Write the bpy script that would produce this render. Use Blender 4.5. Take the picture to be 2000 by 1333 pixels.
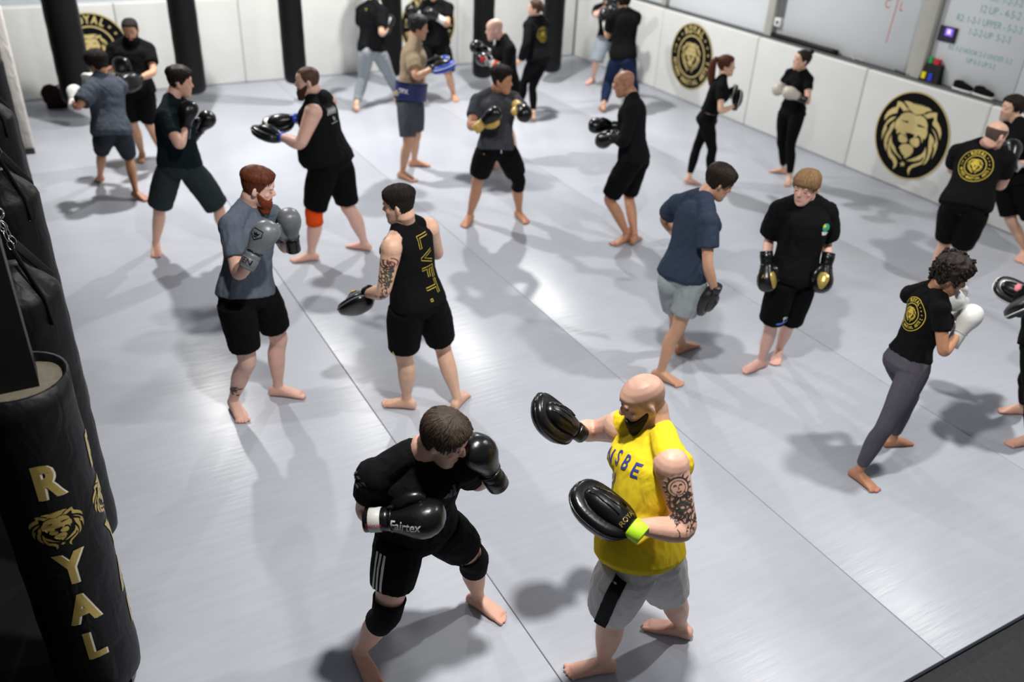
import bpy, bmesh, math, random
import numpy as np
from mathutils import Vector, Matrix
from mathutils.bvhtree import BVHTree
from mathutils.geometry import tessellate_polygon

for o in list(bpy.data.objects): bpy.data.objects.remove(o)
SC = bpy.context.scene
COL = SC.collection
PI = math.pi

# ------------------------------------------------------------------ camera
cam_d = bpy.data.cameras.new('camera'); cam = bpy.data.objects.new('camera', cam_d); COL.objects.link(cam)
cam_d.sensor_fit = 'HORIZONTAL'; cam_d.sensor_width = 36.0; cam_d.lens = 1703.87 / 2000 * 36
YAW, PITCH, ROLL = 0.52818062, 0.53302936, -0.0491429
fwd = Vector((math.sin(YAW)*math.cos(PITCH), math.cos(YAW)*math.cos(PITCH), -math.sin(PITCH)))
rgt = Vector((math.cos(YAW), -math.sin(YAW), 0)); dwn = fwd.cross(rgt)
r2 = rgt*math.cos(ROLL) + dwn*math.sin(ROLL); d2 = dwn*math.cos(ROLL) - rgt*math.sin(ROLL)
M = Matrix((r2, -d2, -fwd)).transposed().to_4x4(); M.translation = Vector((0, 0, 3.57))
cam.matrix_world = M
cam_d.clip_start = .05; cam_d.clip_end = 100
cam_d.dof.use_dof = True; cam_d.dof.focus_distance = 4.1; cam_d.dof.aperture_fstop = 1.3
SC.camera = cam

# ------------------------------------------------------------------ light
w = bpy.data.worlds.new('world'); SC.world = w; w.use_nodes = True
w.node_tree.nodes['Background'].inputs[0].default_value = (.80, .87, 1.0, 1)
w.node_tree.nodes['Background'].inputs[1].default_value = .13
def high_bay(x, y, power, z=5.0, size=.25):
    l = bpy.data.lights.new('high_bay_light', 'AREA'); l.shape = 'DISK'; l.size = size; l.energy = power
    l.color = (1, .975, .94)
    o = bpy.data.objects.new('high_bay_light', l); o.location = (x, y, z); COL.objects.link(o)
high_bay(1.5, 2.2, 210)
high_bay(5.8, 2.2, 150)
high_bay(1.6, 10.6, 300)
high_bay(5.9, 10.8, 300)
SC.view_settings.view_transform = 'Standard'; SC.view_settings.look = 'None'
SC.view_settings.gamma = 1; SC.view_settings.exposure = 0.12
SC.view_settings.use_curve_mapping = False

# ------------------------------------------------------------------ helpers
def lin(c):
    c = c/255.0
    return c/12.92 if c <= .04045 else ((c+.055)/1.055)**2.4
def rgb(r, g, b): return (lin(r), lin(g), lin(b), 1)
MATS = {}
def mat(name, col, rough=.6, noise=0., nscale=8., bump=0., bscale=40., metal=0., spec=.5, sheen=0., sss=0., vcol=False, stretch=None, coat=0., wrinkle=0.):
    if name in MATS: return MATS[name]
    m = bpy.data.materials.new(name); m.use_nodes = True; MATS[name] = m
    nt = m.node_tree; N = nt.nodes; L = nt.links; b = N['Principled BSDF']
    b.inputs['Base Color'].default_value = col; b.inputs['Roughness'].default_value = rough
    b.inputs['Metallic'].default_value = metal; b.inputs['Specular IOR Level'].default_value = spec
    b.inputs['Sheen Weight'].default_value = sheen; b.inputs['Coat Weight'].default_value = coat
    tc = N.new('ShaderNodeTexCoord'); src = tc.outputs['Object']
    if stretch:
        mp = N.new('ShaderNodeMapping'); mp.inputs['Scale'].default_value = stretch; L.new(src, mp.inputs[0]); src = mp.outputs[0]
    base = None
    if vcol:
        a = N.new('ShaderNodeVertexColor'); a.layer_name = 'Col'; base = a.outputs[0]
    if noise > 0:
        n = N.new('ShaderNodeTexNoise'); n.inputs['Scale'].default_value = nscale; n.inputs['Detail'].default_value = 5; L.new(src, n.inputs['Vector'])
        mx = N.new('ShaderNodeMix'); mx.data_type = 'RGBA'; mx.blend_type = 'MULTIPLY'; mx.inputs[0].default_value = 1
        cr = N.new('ShaderNodeMapRange'); cr.inputs[1].default_value = .25; cr.inputs[2].default_value = .75; cr.inputs[3].default_value = 1-noise; cr.inputs[4].default_value = 1+noise
        L.new(n.outputs[0], cr.inputs[0])
        if base: L.new(base, mx.inputs[6])
        else: mx.inputs[6].default_value = col
        L.new(cr.outputs[0], mx.inputs[7]); base = mx.outputs[2]
    if base: L.new(base, b.inputs['Base Color'])
    last = None
    if wrinkle > 0:
        n = N.new('ShaderNodeTexNoise'); n.inputs['Scale'].default_value = 11; n.inputs['Detail'].default_value = 2.5; n.inputs['Distortion'].default_value = .8
        mp = N.new('ShaderNodeMapping'); mp.inputs['Scale'].default_value = (1, 1, .55); L.new(tc.outputs['Object'], mp.inputs[0]); L.new(mp.outputs[0], n.inputs['Vector'])
        bp = N.new('ShaderNodeBump'); bp.inputs['Strength'].default_value = wrinkle; bp.inputs['Distance'].default_value = .03; L.new(n.outputs[0], bp.inputs['Height']); last = bp
    if bump > 0:
        n = N.new('ShaderNodeTexNoise'); n.inputs['Scale'].default_value = bscale; n.inputs['Detail'].default_value = 4; L.new(src, n.inputs['Vector'])
        bp = N.new('ShaderNodeBump'); bp.inputs['Strength'].default_value = bump; bp.inputs['Distance'].default_value = .01; L.new(n.outputs[0], bp.inputs['Height'])
        if last: L.new(last.outputs[0], bp.inputs['Normal'])
        last = bp
    if last: L.new(last.outputs[0], b.inputs['Normal'])
    if sss > 0:
        b.inputs['Subsurface Weight'].default_value = sss; b.inputs['Subsurface Radius'].default_value = (.02, .008, .004); b.inputs['Subsurface Scale'].default_value = .3
    return m
def emis(name, col, s):
    m = bpy.data.materials.new(name); m.use_nodes = True; b = m.node_tree.nodes['Principled BSDF']
    b.inputs['Base Color'].default_value = col; b.inputs['Emission Color'].default_value = col; b.inputs['Emission Strength'].default_value = s
    return m
def cloth(name, col, w=.5, noise=.06): return mat('cloth_'+name, col, 0.9, noise, 30, .12, 350, sheen=0., spec=.12, wrinkle=w)
def leather(name, col, rough=.33): return mat('leather_'+name, col, rough, .05, 12, .10, 60, spec=.5)

class MB:
    def __init__(s): s.V = []; s.F = []; s.n = 0
    def add(s, V, F):
        V = np.asarray(V, float); s.V.append(V); s.F += [tuple(i+s.n for i in f) for f in F]; s.n += len(V); return s
    def verts(s): return np.concatenate(s.V) if s.V else np.zeros((0, 3))
def new_obj(name, V, F, m=None, parent=None, smooth=True, off=(0, 0, 0)):
    me = bpy.data.meshes.new(name); V = np.asarray(V, float) - np.asarray(off, float)
    me.from_pydata([tuple(v) for v in V], [], F); me.update()
    return mesh_obj(name, me, m, parent, smooth)
def mesh_obj(name, me, m=None, parent=None, smooth=True):
    me.name = name
    o = bpy.data.objects.new(name, me); COL.objects.link(o)
    if m: me.materials.append(m)
    if parent: o.parent = parent
    if smooth: me.polygons.foreach_set('use_smooth', [True]*len(me.polygons))
    return o
def tag(o, label=None, cat=None, group=None, kind=None):
    if label: o['label'] = label
    if cat: o['category'] = cat
    if group: o['group'] = group
    if kind: o['kind'] = kind
    return o
def empty(name, loc, label=None, cat=None, group=None, kind=None):
    o = bpy.data.objects.new(name, None); o.location = loc; o.empty_display_size = .1; COL.objects.link(o)
    return tag(o, label, cat, group, kind)
def unit(v):
    v = np.asarray(v, float); return v/(np.linalg.norm(v)+1e-12)
def box(x0, x1, y0, y1, z0, z1):
    V = [(x, y, z) for x in (x0, x1) for y in (y0, y1) for z in (z0, z1)]
    F = [(0, 1, 3, 2), (4, 6, 7, 5), (0, 4, 5, 1), (2, 3, 7, 6), (0, 2, 6, 4), (1, 5, 7, 3)]
    return np.array(V, float), F
def rbox(name, x0, x1, y0, y1, z0, z1, bev, m, parent=None, seg=3, smooth=True):
    bm = bmesh.new(); V, F = box(x0, x1, y0, y1, z0, z1); vs = [bm.verts.new(v) for v in V]
    for f in F: bm.faces.new([vs[i] for i in f])
    bmesh.ops.recalc_face_normals(bm, faces=bm.faces)
    if bev > 0: bmesh.ops.bevel(bm, geom=list(bm.edges), offset=bev, segments=seg, profile=.5, affect='EDGES')
    me = bpy.data.meshes.new(name); bm.to_mesh(me); bm.free()
    o = mesh_obj(name, me, m, parent, smooth)
    return o
def loft(rings, cap=True, closed_ring=True):
    n = len(rings[0]); V = np.concatenate(rings); F = []
    for i in range(len(rings)-1):
        for k in range(n):
            k2 = (k+1) % n
            F.append((i*n+k, i*n+k2, (i+1)*n+k2, (i+1)*n+k))
    if cap:
        V = np.concatenate([V, [rings[0].mean(0)], [rings[-1].mean(0)]]); a = len(V)-2; b = len(V)-1; e = (len(rings)-1)*n
        for k in range(n):
            k2 = (k+1) % n
            F.append((a, k2, k)); F.append((b, e+k, e+k2))
    return V, F
def ering(c, ax, ay, a, b, n=16, e=1.0):
    th = np.linspace(0, 2*PI, n, endpoint=False); cs, sn = np.cos(th), np.sin(th)
    if e != 1: cs = np.sign(cs)*np.abs(cs)**e; sn = np.sign(sn)*np.abs(sn)**e
    return np.asarray(c)[None] + np.outer(cs*a, ax) + np.outer(sn*b, ay)
def ellipsoid(c, ax, ay, az, a, b, d, n=14, m=9):
    rings = []
    for i in range(1, m):
        t = -PI/2 + PI*i/m
        rings.append(ering(np.asarray(c)+np.asarray(az)*d*math.sin(t), ax, ay, a*math.cos(t), b*math.cos(t), n))
    V, F = loft(rings); V[-2] = np.asarray(c)-np.asarray(az)*d; V[-1] = np.asarray(c)+np.asarray(az)*d
    return V, F
EX, EY, EZ = np.eye(3)
def frame(t, hint):
    t = unit(t); x = np.asarray(hint, float) - t*np.dot(hint, t)
    if np.linalg.norm(x) < 1e-4: x = np.cross(t, [.3, .5, .8])
    x = unit(x); return x, np.cross(t, x)
def tube(pts, rad, n=12, hint=(0, 0, 1), cap=True, flat=1.0):
    pts = [np.asarray(p, float) for p in pts]; rings = []; h = np.asarray(hint, float)
    for i, p in enumerate(pts):
        t = pts[min(i+1, len(pts)-1)] - pts[max(i-1, 0)]; x, y = frame(t, h); h = x
        r = rad[i] if hasattr(rad, '__len__') else rad
        rings.append(ering(p, x, y, r, r*flat, n))
    return loft(rings, cap)
def capsule(a, b, ra, rb, n=14):
    a = np.asarray(a, float); b = np.asarray(b, float); t = unit(b-a); x, y = frame(t, (.2, .3, .9)); rings = []
    for k in (-.94, -.75, -.4, 0): rings.append(ering(a+t*ra*k, x, y, ra*math.sqrt(1-k*k), ra*math.sqrt(1-k*k), n))
    for k in (0, .4, .75, .94): rings.append(ering(b+t*rb*k, x, y, rb*math.sqrt(1-k*k), rb*math.sqrt(1-k*k), n))
    return loft(rings)
def remesh(V, F, voxel, smooth=3, factor=.5):
    me = bpy.data.meshes.new('tmp'); me.from_pydata([tuple(v) for v in V], [], F); me.update()
    o = bpy.data.objects.new('tmp', me); COL.objects.link(o)
    md = o.modifiers.new('r', 'REMESH'); md.mode = 'VOXEL'; md.voxel_size = voxel; md.use_smooth_shade = True
    if smooth:
        ms = o.modifiers.new('s', 'SMOOTH'); ms.factor = factor; ms.iterations = smooth
    dg = bpy.context.evaluated_depsgraph_get()
    out = bpy.data.meshes.new_from_object(o.evaluated_get(dg))
    bpy.data.objects.remove(o); bpy.data.meshes.remove(me)
    return out
def cut(me, planes):
    bm = bmesh.new(); bm.from_mesh(me)
    for co, no, rad in planes:
        co = Vector(co); no = Vector(no).normalized()
        if isinstance(rad, tuple):      # only inside a cylinder round the cut axis: (radius, reach beyond, axis)
            ax = Vector(rad[2]).normalized() if len(rad) > 2 else no
            fs = []
            for f in bm.faces:
                d = f.calc_center_median()-co; h = d.dot(ax)
                if -.06 < h < rad[1] and (d-ax*h).length < rad[0]: fs.append(f)
        else: fs = [f for f in bm.faces if (f.calc_center_median()-co).length < rad]
        g = set(fs)
        for f in fs: g.update(f.edges); g.update(f.verts)
        bmesh.ops.bisect_plane(bm, geom=list(g), dist=1e-5, plane_co=co, plane_no=no, clear_outer=True)
    bm.to_mesh(me); bm.free(); return me
rs_ = np.random.RandomState(7)
_NK = rs_.randn(24, 3); _NP = rs_.rand(24)*6.28
def noise(P, freq=1., seed=0, octs=8):
    P = np.asarray(P)*freq; v = np.zeros(len(P))
    for i in range(octs):
        k = _NK[(i+seed*5) % 24]; v += np.sin(P@k*1.7 + _NP[(i+seed*3) % 24] + 1.3*np.sin(P@_NK[(i+7+seed) % 24]))
    return v/octs*1.6
def displace(me, amp, freq, seed=0, squash=(1, 1, .5)):
    n = len(me.vertices); co = np.empty(n*3); me.vertices.foreach_get('co', co); co = co.reshape(n, 3)
    no = np.empty(n*3); me.vertices.foreach_get('normal', no); no = no.reshape(n, 3)
    n1 = noise(co*np.array(squash), freq, seed); n2 = noise(co*np.array((1, 1, .4)), freq*2.1, seed+2)
    fold = .55*n1 + .75*(.55-np.abs(n2)**.8)
    co = co + no*(amp*fold)[:, None]
    me.vertices.foreach_set('co', co.ravel()); me.update()
def mverts(me):
    n = len(me.vertices); co = np.empty(n*3); me.vertices.foreach_get('co', co); return co.reshape(n, 3)
def shift(me, off):
    co = mverts(me) - np.asarray(off); me.vertices.foreach_set('co', co.ravel()); me.update()

# ------------------------------------------------------------------ flat graphics (emblem, lettering)
LION=[[(-0.419,0.695),(-0.328,0.726),(-0.214,0.724),(-0.105,0.697),(-0.141,0.738),(-0.061,0.699),(-0.053,0.742),(-0.012,0.703),(0.043,0.749),(0.046,0.709),(0.142,0.749),(0.109,0.717),(0.247,0.726),(0.358,0.686),(0.235,0.635),(0.17,0.568),(0.094,0.533),(-0.025,0.491),(-0.125,0.525),(-0.241,0.569),(-0.282,0.623),(-0.354,0.669)],[(-0.576,0.662),(-0.479,0.668),(-0.384,0.637),(-0.302,0.58),(-0.2,0.533),(-0.322,0.504),(-0.362,0.475),(-0.396,0.509),(-0.502,0.565),(-0.519,0.476),(-0.518,0.401),(-0.639,0.343),(-0.731,0.266),(-0.806,0.144),(-0.821,0.251),(-0.777,0.369),(-0.68,0.471),(-0.576,0.53)],[(-0.504,0.323),(-0.636,0.264),(-0.721,0.163),(-0.771,0.023),(-0.783,-0.126),(-0.743,-0.311),(-0.722,-0.167),(-0.678,-0.008),(-0.72,0.048),(-0.666,0.14),(-0.579,0.232)],[(-0.524,0.209),(-0.603,0.09),(-0.615,-0.019),(-0.667,-0.151),(-0.67,-0.289),(-0.629,-0.415),(-0.539,-0.53),(-0.547,-0.41),(-0.581,-0.341),(-0.568,-0.161),(-0.527,-0.033),(-0.502,0.071)],[(-0.512,-0.115),(-0.539,-0.25),(-0.525,-0.403),(-0.495,-0.532),(-0.416,-0.626),(-0.307,-0.671),(-0.234,-0.747),(-0.23,-0.869),(-0.163,-0.783),(-0.161,-0.683),(-0.222,-0.604),(-0.31,-0.553),(-0.381,-0.516),(-0.443,-0.437),(-0.488,-0.333),(-0.399,-0.424),(-0.295,-0.49),(-0.186,-0.534),(-0.075,-0.587),(-0.117,-0.532),(-0.242,-0.473),(-0.281,-0.426),(-0.338,-0.395),(-0.292,-0.391),(-0.369,-0.336),(-0.449,-0.272)],[(-0.43,0.311),(-0.391,0.403),(-0.299,0.469),(-0.186,0.503),(-0.082,0.494),(0.004,0.473),(0.102,0.511),(0.206,0.495),(0.28,0.451),(0.35,0.36),(0.366,0.263),(0.403,0.18),(0.396,0.085),(0.366,0.023),(0.327,0.055),(0.337,-0.074),(0.281,0.032),(0.225,0.068),(0.181,0.078),(0.152,0.032),(0.1,-0.012),(0.065,0.025),(0.097,0.063),(-0.035,0.053),(-0.145,0.04),(-0.141,-0.007),(-0.095,-0.041),(-0.11,-0.065),(-0.19,-0.031),(-0.292,-0.003),(-0.337,-0.006),(-0.365,-0.063),(-0.404,-0.016),(-0.41,0.04),(-0.469,0.042),(-0.491,0.093),(-0.494,0.188),(-0.472,0.261)],[(-0.322,-0.108),(-0.301,-0.044),(-0.244,-0.008),(-0.172,-0.016),(-0.102,-0.053),(-0.054,-0.096),(-0.057,-0.154),(-0.113,-0.194),(-0.2,-0.211),(-0.276,-0.191)],[(0.008,-0.077),(0.061,-0.033),(0.14,-0.0),(0.215,0.012),(0.264,-0.048),(0.274,-0.131),(0.229,-0.196),(0.153,-0.206),(0.077,-0.181),(0.015,-0.133)],[(-0.214,-0.308),(-0.167,-0.24),(-0.065,-0.201),(0.046,-0.19),(0.136,-0.221),(0.169,-0.287),(0.165,-0.375),(0.135,-0.355),(0.138,-0.412),(0.082,-0.469),(0.001,-0.537),(-0.05,-0.452),(-0.089,-0.474),(-0.12,-0.416),(-0.152,-0.425),(-0.177,-0.365),(-0.216,-0.358)],[(0.159,0.537),(0.236,0.568),(0.304,0.623),(0.44,0.665),(0.502,0.671),(0.518,0.581),(0.535,0.513),(0.607,0.46),(0.69,0.374),(0.739,0.278),(0.752,0.131),(0.681,0.243),(0.598,0.329),(0.482,0.388),(0.456,0.418),(0.467,0.512),(0.444,0.561),(0.341,0.514),(0.295,0.492),(0.23,0.52)],[(0.462,0.318),(0.567,0.265),(0.65,0.179),(0.72,0.051),(0.737,-0.074),(0.719,-0.211),(0.691,-0.333),(0.688,-0.183),(0.678,-0.092),(0.626,-0.033),(0.665,0.072),(0.636,0.156),(0.568,0.229)],[(0.466,0.199),(0.583,0.122),(0.629,0.052),(0.614,0.001),(0.606,-0.039),(0.631,-0.144),(0.621,-0.242),(0.616,-0.357),(0.576,-0.465),(0.511,-0.534),(0.553,-0.396),(0.561,-0.26),(0.531,-0.138),(0.488,0.019)],[(0.456,-0.113),(0.448,-0.22),(0.402,-0.31),(0.298,-0.401),(0.189,-0.483),(0.058,-0.57),(0.166,-0.549),(0.289,-0.51),(0.419,-0.429),(0.456,-0.341),(0.487,-0.398),(0.454,-0.466),(0.365,-0.534),(0.251,-0.599),(0.169,-0.695),(0.161,-0.776),(0.228,-0.872),(0.219,-0.776),(0.247,-0.689),(0.365,-0.601),(0.472,-0.518),(0.517,-0.389),(0.512,-0.276),(0.487,-0.189)],[(-0.034,-0.607),(0.001,-0.645),(0.057,-0.629),(0.023,-0.673),(0.054,-0.714),(-0.002,-0.703),(-0.04,-0.745),(-0.041,-0.694),(-0.094,-0.678),(-0.039,-0.658)]]
LION_DARK=[[(-0.385,0.28),(-0.295,0.286),(-0.216,0.289),(-0.213,0.314),(-0.189,0.296),(-0.142,0.306),(-0.168,0.28),(-0.157,0.249),(-0.2,0.261),(-0.263,0.257),(-0.325,0.273)],[(0.082,0.321),(0.108,0.297),(0.15,0.303),(0.164,0.326),(0.177,0.302),(0.285,0.295),(0.343,0.284),(0.269,0.276),(0.186,0.263),(0.141,0.263),(0.098,0.26)],[(-0.178,0.091),(-0.134,0.043),(-0.028,0.064),(0.103,0.059),(0.073,-0.001),(0.025,-0.025),(0.008,-0.077),(0.004,-0.146),(-0.041,-0.149),(-0.046,-0.065),(-0.104,-0.015)]]
_TC = {}
def text2d(s, size=1., bold=0., xs=1., align='CENTER', shear=0.):
    key = (s, bold, align, shear)
    if key not in _TC:
        c = bpy.data.curves.new('t', 'FONT'); c.body = s; c.size = 1; c.offset = bold; c.align_x = align; c.align_y = 'CENTER'; c.shear = shear; c.resolution_u = 3
        o = bpy.data.objects.new('t', c); COL.objects.link(o); dg = bpy.context.evaluated_depsgraph_get()
        me = bpy.data.meshes.new_from_object(o.evaluated_get(dg)); bpy.data.objects.remove(o)
        _TC[key] = (mverts(me)[:, :2].copy(), [tuple(p.vertices) for p in me.polygons]); bpy.data.meshes.remove(me)
    V, F = _TC[key]
    return V*np.array([size*xs, size]), F
def poly2d(P):
    T = tessellate_polygon([[Vector((x, y, 0)) for x, y in P]]); return np.array(P, float), [tuple(t) for t in T]
def disc2d(r, n=48, c=(0, 0), r0=0.):
    th = np.linspace(0, 2*PI, n, endpoint=False); o = np.stack([np.cos(th), np.sin(th)], 1)
    if r0 <= 0: return o*r+np.array(c), [tuple(range(n))]
    V = np.concatenate([o*r, o*r0])+np.array(c); return V, [(k, (k+1) % n, n+(k+1) % n, n+k) for k in range(n)]
def star2d(c, r):
    return poly2d([(c[0]+(r if k % 2 == 0 else r*.42)*math.sin(k*PI/5), c[1]+(r if k % 2 == 0 else r*.42)*math.cos(k*PI/5)) for k in range(10)])
def stroke2d(P, w, closed=False):
    P = np.array(P, float); n = len(P); V = []; F = []
    for i in range(n):
        a = P[(i-1) % n] if (closed or i > 0) else P[i]; b = P[(i+1) % n] if (closed or i < n-1) else P[i]
        t = unit(b-a); q = np.array([-t[1], t[0]]); V += [P[i]+q*w/2, P[i]-q*w/2]
    for i in range(n if closed else n-1):
        j = (i+1) % n; F.append((2*i, 2*i+1, 2*j+1, 2*j))
    return np.array(V), F
def merge2d(items):
    V = []; F = []; n = 0
    for v, f in items:
        V.append(v); F += [tuple(i+n for i in q) for q in f]; n += len(v)
    return np.concatenate(V), F
def lion2d(r=1., c=(0, 0)):
    a = np.array(c); g = [(lambda t: (t[0]*r+a, t[1]))(poly2d(p)) for p in LION]; d = [(lambda t: (t[0]*r+a, t[1]))(poly2d(p)) for p in LION_DARK]
    return merge2d(g), merge2d(d)
def arc_text(s, rad, size, a0, step, bold=.02, flip=False, xs=.8):
    out = []
    for i, ch in enumerate(s):
        if ch == ' ': continue
        a = math.radians(a0 + step*i); V, F = text2d(ch, size, bold, xs)
        r = a if not flip else a + PI
        rot = np.array([[math.cos(-r), -math.sin(-r)], [math.sin(-r), math.cos(-r)]])
        out.append((V@rot.T + rad*np.array([math.sin(a), math.cos(a)]), F))
    return out
def ring_emblem():
    gold = [disc2d(.64, 56, r0=.60), disc2d(1.0, 64, r0=.965)]
    gold += arc_text('ROYAL', .80, .30, -28, 14, .03)
    gold += arc_text('MIXED MARTIAL ARTS', .80, .22, 252, -8.6, .025, True)
    gold += arc_text('EST', .80, .12, 270, 7.5, .015, False)
    gold += arc_text('2', .80, .2, 93, 6, .02, False)
    for s in (-1, 1):
        for a in (44, 60, 76): gold.append(star2d((s*.80*math.sin(math.radians(a)), .80*math.cos(math.radians(a))), .05))
    g, d = lion2d(.56, (0, 0)); gold.append(g)
    return merge2d(gold), d
def subdiv2d(V, F, mx):
    bm = bmesh.new(); vs = [bm.verts.new((x, y, 0)) for x, y in V]
    for f in F:
        try: bm.faces.new([vs[i] for i in f])
        except ValueError: pass
    bmesh.ops.triangulate(bm, faces=bm.faces)
    for _ in range(4):
        es = [e for e in bm.edges if e.calc_length() > mx]
        if not es: break
        bmesh.ops.subdivide_edges(bm, edges=es, cuts=1); bmesh.ops.triangulate(bm, faces=bm.faces)
    bm.verts.ensure_lookup_table(); bm.verts.index_update()
    V = np.array([(v.co.x, v.co.y) for v in bm.verts]); F = [tuple(v.index for v in f.verts) for f in bm.faces]; bm.free()
    return V, F
def flat_decal(name, VF, origin, ax, ay, nrm, m, parent, scale=1., lift=.0, off=(0, 0, 0), thick=0.):
    V, F = VF; ax, ay, nrm = map(np.asarray, (ax, ay, nrm))
    W = np.asarray(origin)+np.outer(V[:, 0]*scale, ax)+np.outer(V[:, 1]*scale, ay)+nrm*lift
    return new_obj(name, W, F, m, parent, False, off)
def project(name, VF, origin, ax, ay, nrm, bvh, m, parent, scale=1., lift=.003, mx=.02, off=(0, 0, 0)):
    V, F = VF; V, F = subdiv2d(np.asarray(V)*scale, F, mx); ax, ay, nrm = map(unit, (ax, ay, nrm))
    W = []; ok = []
    for x, y in V:
        o = np.asarray(origin)+ax*x+ay*y
        h = bvh.ray_cast(Vector(o+nrm*.35), Vector(-nrm), .75)
        if h[0] is None: W.append(o); ok.append(False)
        else: W.append(np.array(h[0])+nrm*lift*.5+np.array(h[1])*lift*.5*(1 if np.dot(h[1], nrm) > 0 else -1)); ok.append(True)
    F = [f for f in F if all(ok[i] for i in f)]
    F = [f for f in F if max(np.linalg.norm(W[f[i]]-W[f[i-1]]) for i in range(3)) < 2.2*max(np.linalg.norm(V[f[i]]-V[f[i-1]]) for i in range(3))+.006]
    if not F: return None
    return new_obj(name, W, F, m, parent, True, off)
GOLD = mat('gold_print', rgb(206, 186, 124), .5, .04, 5, metal=.0)
GOLDF = mat('gold_foil', rgb(190, 165, 92), .32, .1, 6, metal=.55)
BLACKP = mat('black_print', rgb(11, 11, 13), .8, spec=.12)
# ------------------------------------------------------------------ room
XW, YB = 9.045, 13.80
def mat_floor():
    m = bpy.data.materials.new('grey_mat_vinyl'); m.use_nodes = True; N = m.node_tree.nodes; L = m.node_tree.links; b = N['Principled BSDF']
    tc = N.new('ShaderNodeTexCoord')
    def nz(scale, st, det=4):
        mp = N.new('ShaderNodeMapping'); mp.inputs['Scale'].default_value = st; L.new(tc.outputs['Object'], mp.inputs[0])
        n = N.new('ShaderNodeTexNoise'); n.inputs['Scale'].default_value = scale; n.inputs['Detail'].default_value = det; L.new(mp.outputs[0], n.inputs['Vector']); return n
    n1 = nz(1.2, (1, 1, 1)); n2 = nz(9, (.35, 3.0, 1), 3); n3 = nz(60, (.25, 2.2, 1), 3)
    r = N.new('ShaderNodeValToRGB'); r.color_ramp.elements[0].position = .3; r.color_ramp.elements[1].position = .7
    r.color_ramp.elements[0].color = rgb(172, 176, 185); r.color_ramp.elements[1].color = rgb(183, 187, 195); L.new(n1.outputs[0], r.inputs[0])
    mx = N.new('ShaderNodeMix'); mx.data_type = 'RGBA'; mx.blend_type = 'MULTIPLY'; mx.inputs[0].default_value = 1
    mr = N.new('ShaderNodeMapRange'); mr.inputs[1].default_value = .3; mr.inputs[2].default_value = .7; mr.inputs[3].default_value = .97; mr.inputs[4].default_value = 1.03; L.new(n2.outputs[0], mr.inputs[0])
    L.new(r.outputs[0], mx.inputs[6]); L.new(mr.outputs[0], mx.inputs[7]); L.new(mx.outputs[2], b.inputs['Base Color'])
    rr = N.new('ShaderNodeMapRange'); rr.inputs[3].default_value = .27; rr.inputs[4].default_value = .36; L.new(n2.outputs[0], rr.inputs[0]); L.new(rr.outputs[0], b.inputs['Roughness'])
    bp = N.new('ShaderNodeBump'); bp.inputs['Strength'].default_value = .04; bp.inputs['Distance'].default_value = .005; L.new(n3.outputs[0], bp.inputs['Height'])
    bp2 = N.new('ShaderNodeBump'); bp2.inputs['Strength'].default_value = .10; bp2.inputs['Distance'].default_value = .015; L.new(n2.outputs[0], bp2.inputs['Height']); L.new(bp.outputs[0], bp2.inputs['Normal']); L.new(bp2.outputs[0], b.inputs['Normal'])
    b.inputs['Specular IOR Level'].default_value = .22
    return m
MATF = mat_floor()
V, F = box(-4.2, XW+.2, -2.5, YB+.25, -.10, -.04)
floor = new_obj('floor', V, F, mat('black_rubber', rgb(40, 40, 43), .8, .25, 60, .2, 200), None, False); tag(floor, kind='structure')
edges = [-.13, 1.70, 3.525, 5.36, 7.185, XW+.06]
for i in range(5):
    rbox('mat_roll', edges[i]+.0022, edges[i+1]-.0022, 1.50, YB+.06, -.0399, 0, .004, MATF, floor, 2)
rbox('dark_mat_roll', -1.9, -.13-.003, 1.50, YB+.06, -.0399, 0, .006, mat('dark_mat', rgb(12, 11, 11), .7, .2, 20, spec=.2), floor, 2)

WHITEPAD = mat('white_vinyl_pad', rgb(214, 215, 212), .42, .03, 3, .05, 30, wrinkle=.12)
PAINT = mat('painted_wall', rgb(206, 211, 214), .7, .03, 2)
BEIGE = mat('painted_steel_post', rgb(176, 175, 166), .5, .06, 5)
DARKG = mat('dark_ledge', rgb(74, 76, 78), .55, .1, 9)
BLK = mat('black_plastic', rgb(13, 13, 14), .5, spec=.25)
# right-hand wall, seen end to end
wr = new_obj('wall_right', *box(XW+.17, XW+.32, -2.5, YB+.3, -.10, 4.6), PAINT, None, False); tag(wr, kind='structure')
ys = [-.2, 1.6, 2.3, 3.95, 5.62, 7.30, 9.20, 11.34, 13.06, YB-.01]
for a, b in zip(ys[:-1], ys[1:]):
    p = rbox('wall_pad', XW, XW+.075, a+.004, b-.004, .002, 1.225, .022, WHITEPAD, wr, 4)
rbox('ledge_board', XW+.062, XW+.169, -.2, YB-.02, 1.20, 1.25, .004, DARKG, wr, 1)
for a, b in ((9.08, 9.22), (11.42, 11.52), (6.63, 6.83)):
    rbox('steel_post', XW+.085, XW+.169, a, b, 1.251, 4.6, .008, BEIGE, wr, 2)
rbox('conduit', XW+.13, XW+.16, 9.00, 9.03, 1.50, 4.6, .01, mat('galvanised', rgb(140, 142, 144), .4, .1, 20, metal=.6), wr, 2)
rbox('conduit', XW+.13, XW+.16, 8.95, 8.98, 1.50, 4.6, .01, MATS['galvanised'], wr, 2)
sw = rbox('outlet_box', XW+.10, XW+.169, 8.96, 9.07, 1.39, 1.50, .008, mat('white_plastic', rgb(220, 220, 216), .4), wr, 2)
rbox('socket', XW+.094, XW+.0995, 8.99, 9.03, 1.425, 1.465, .002, BLK, sw, 1)
WB = mat('wall_board', rgb(210, 214, 216), .35, .02, 3)
rbox('marker_board', XW+.15, XW+.169, 6.84, 9.0, 1.252, 3.4, .003, WB, wr, 1)
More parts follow.
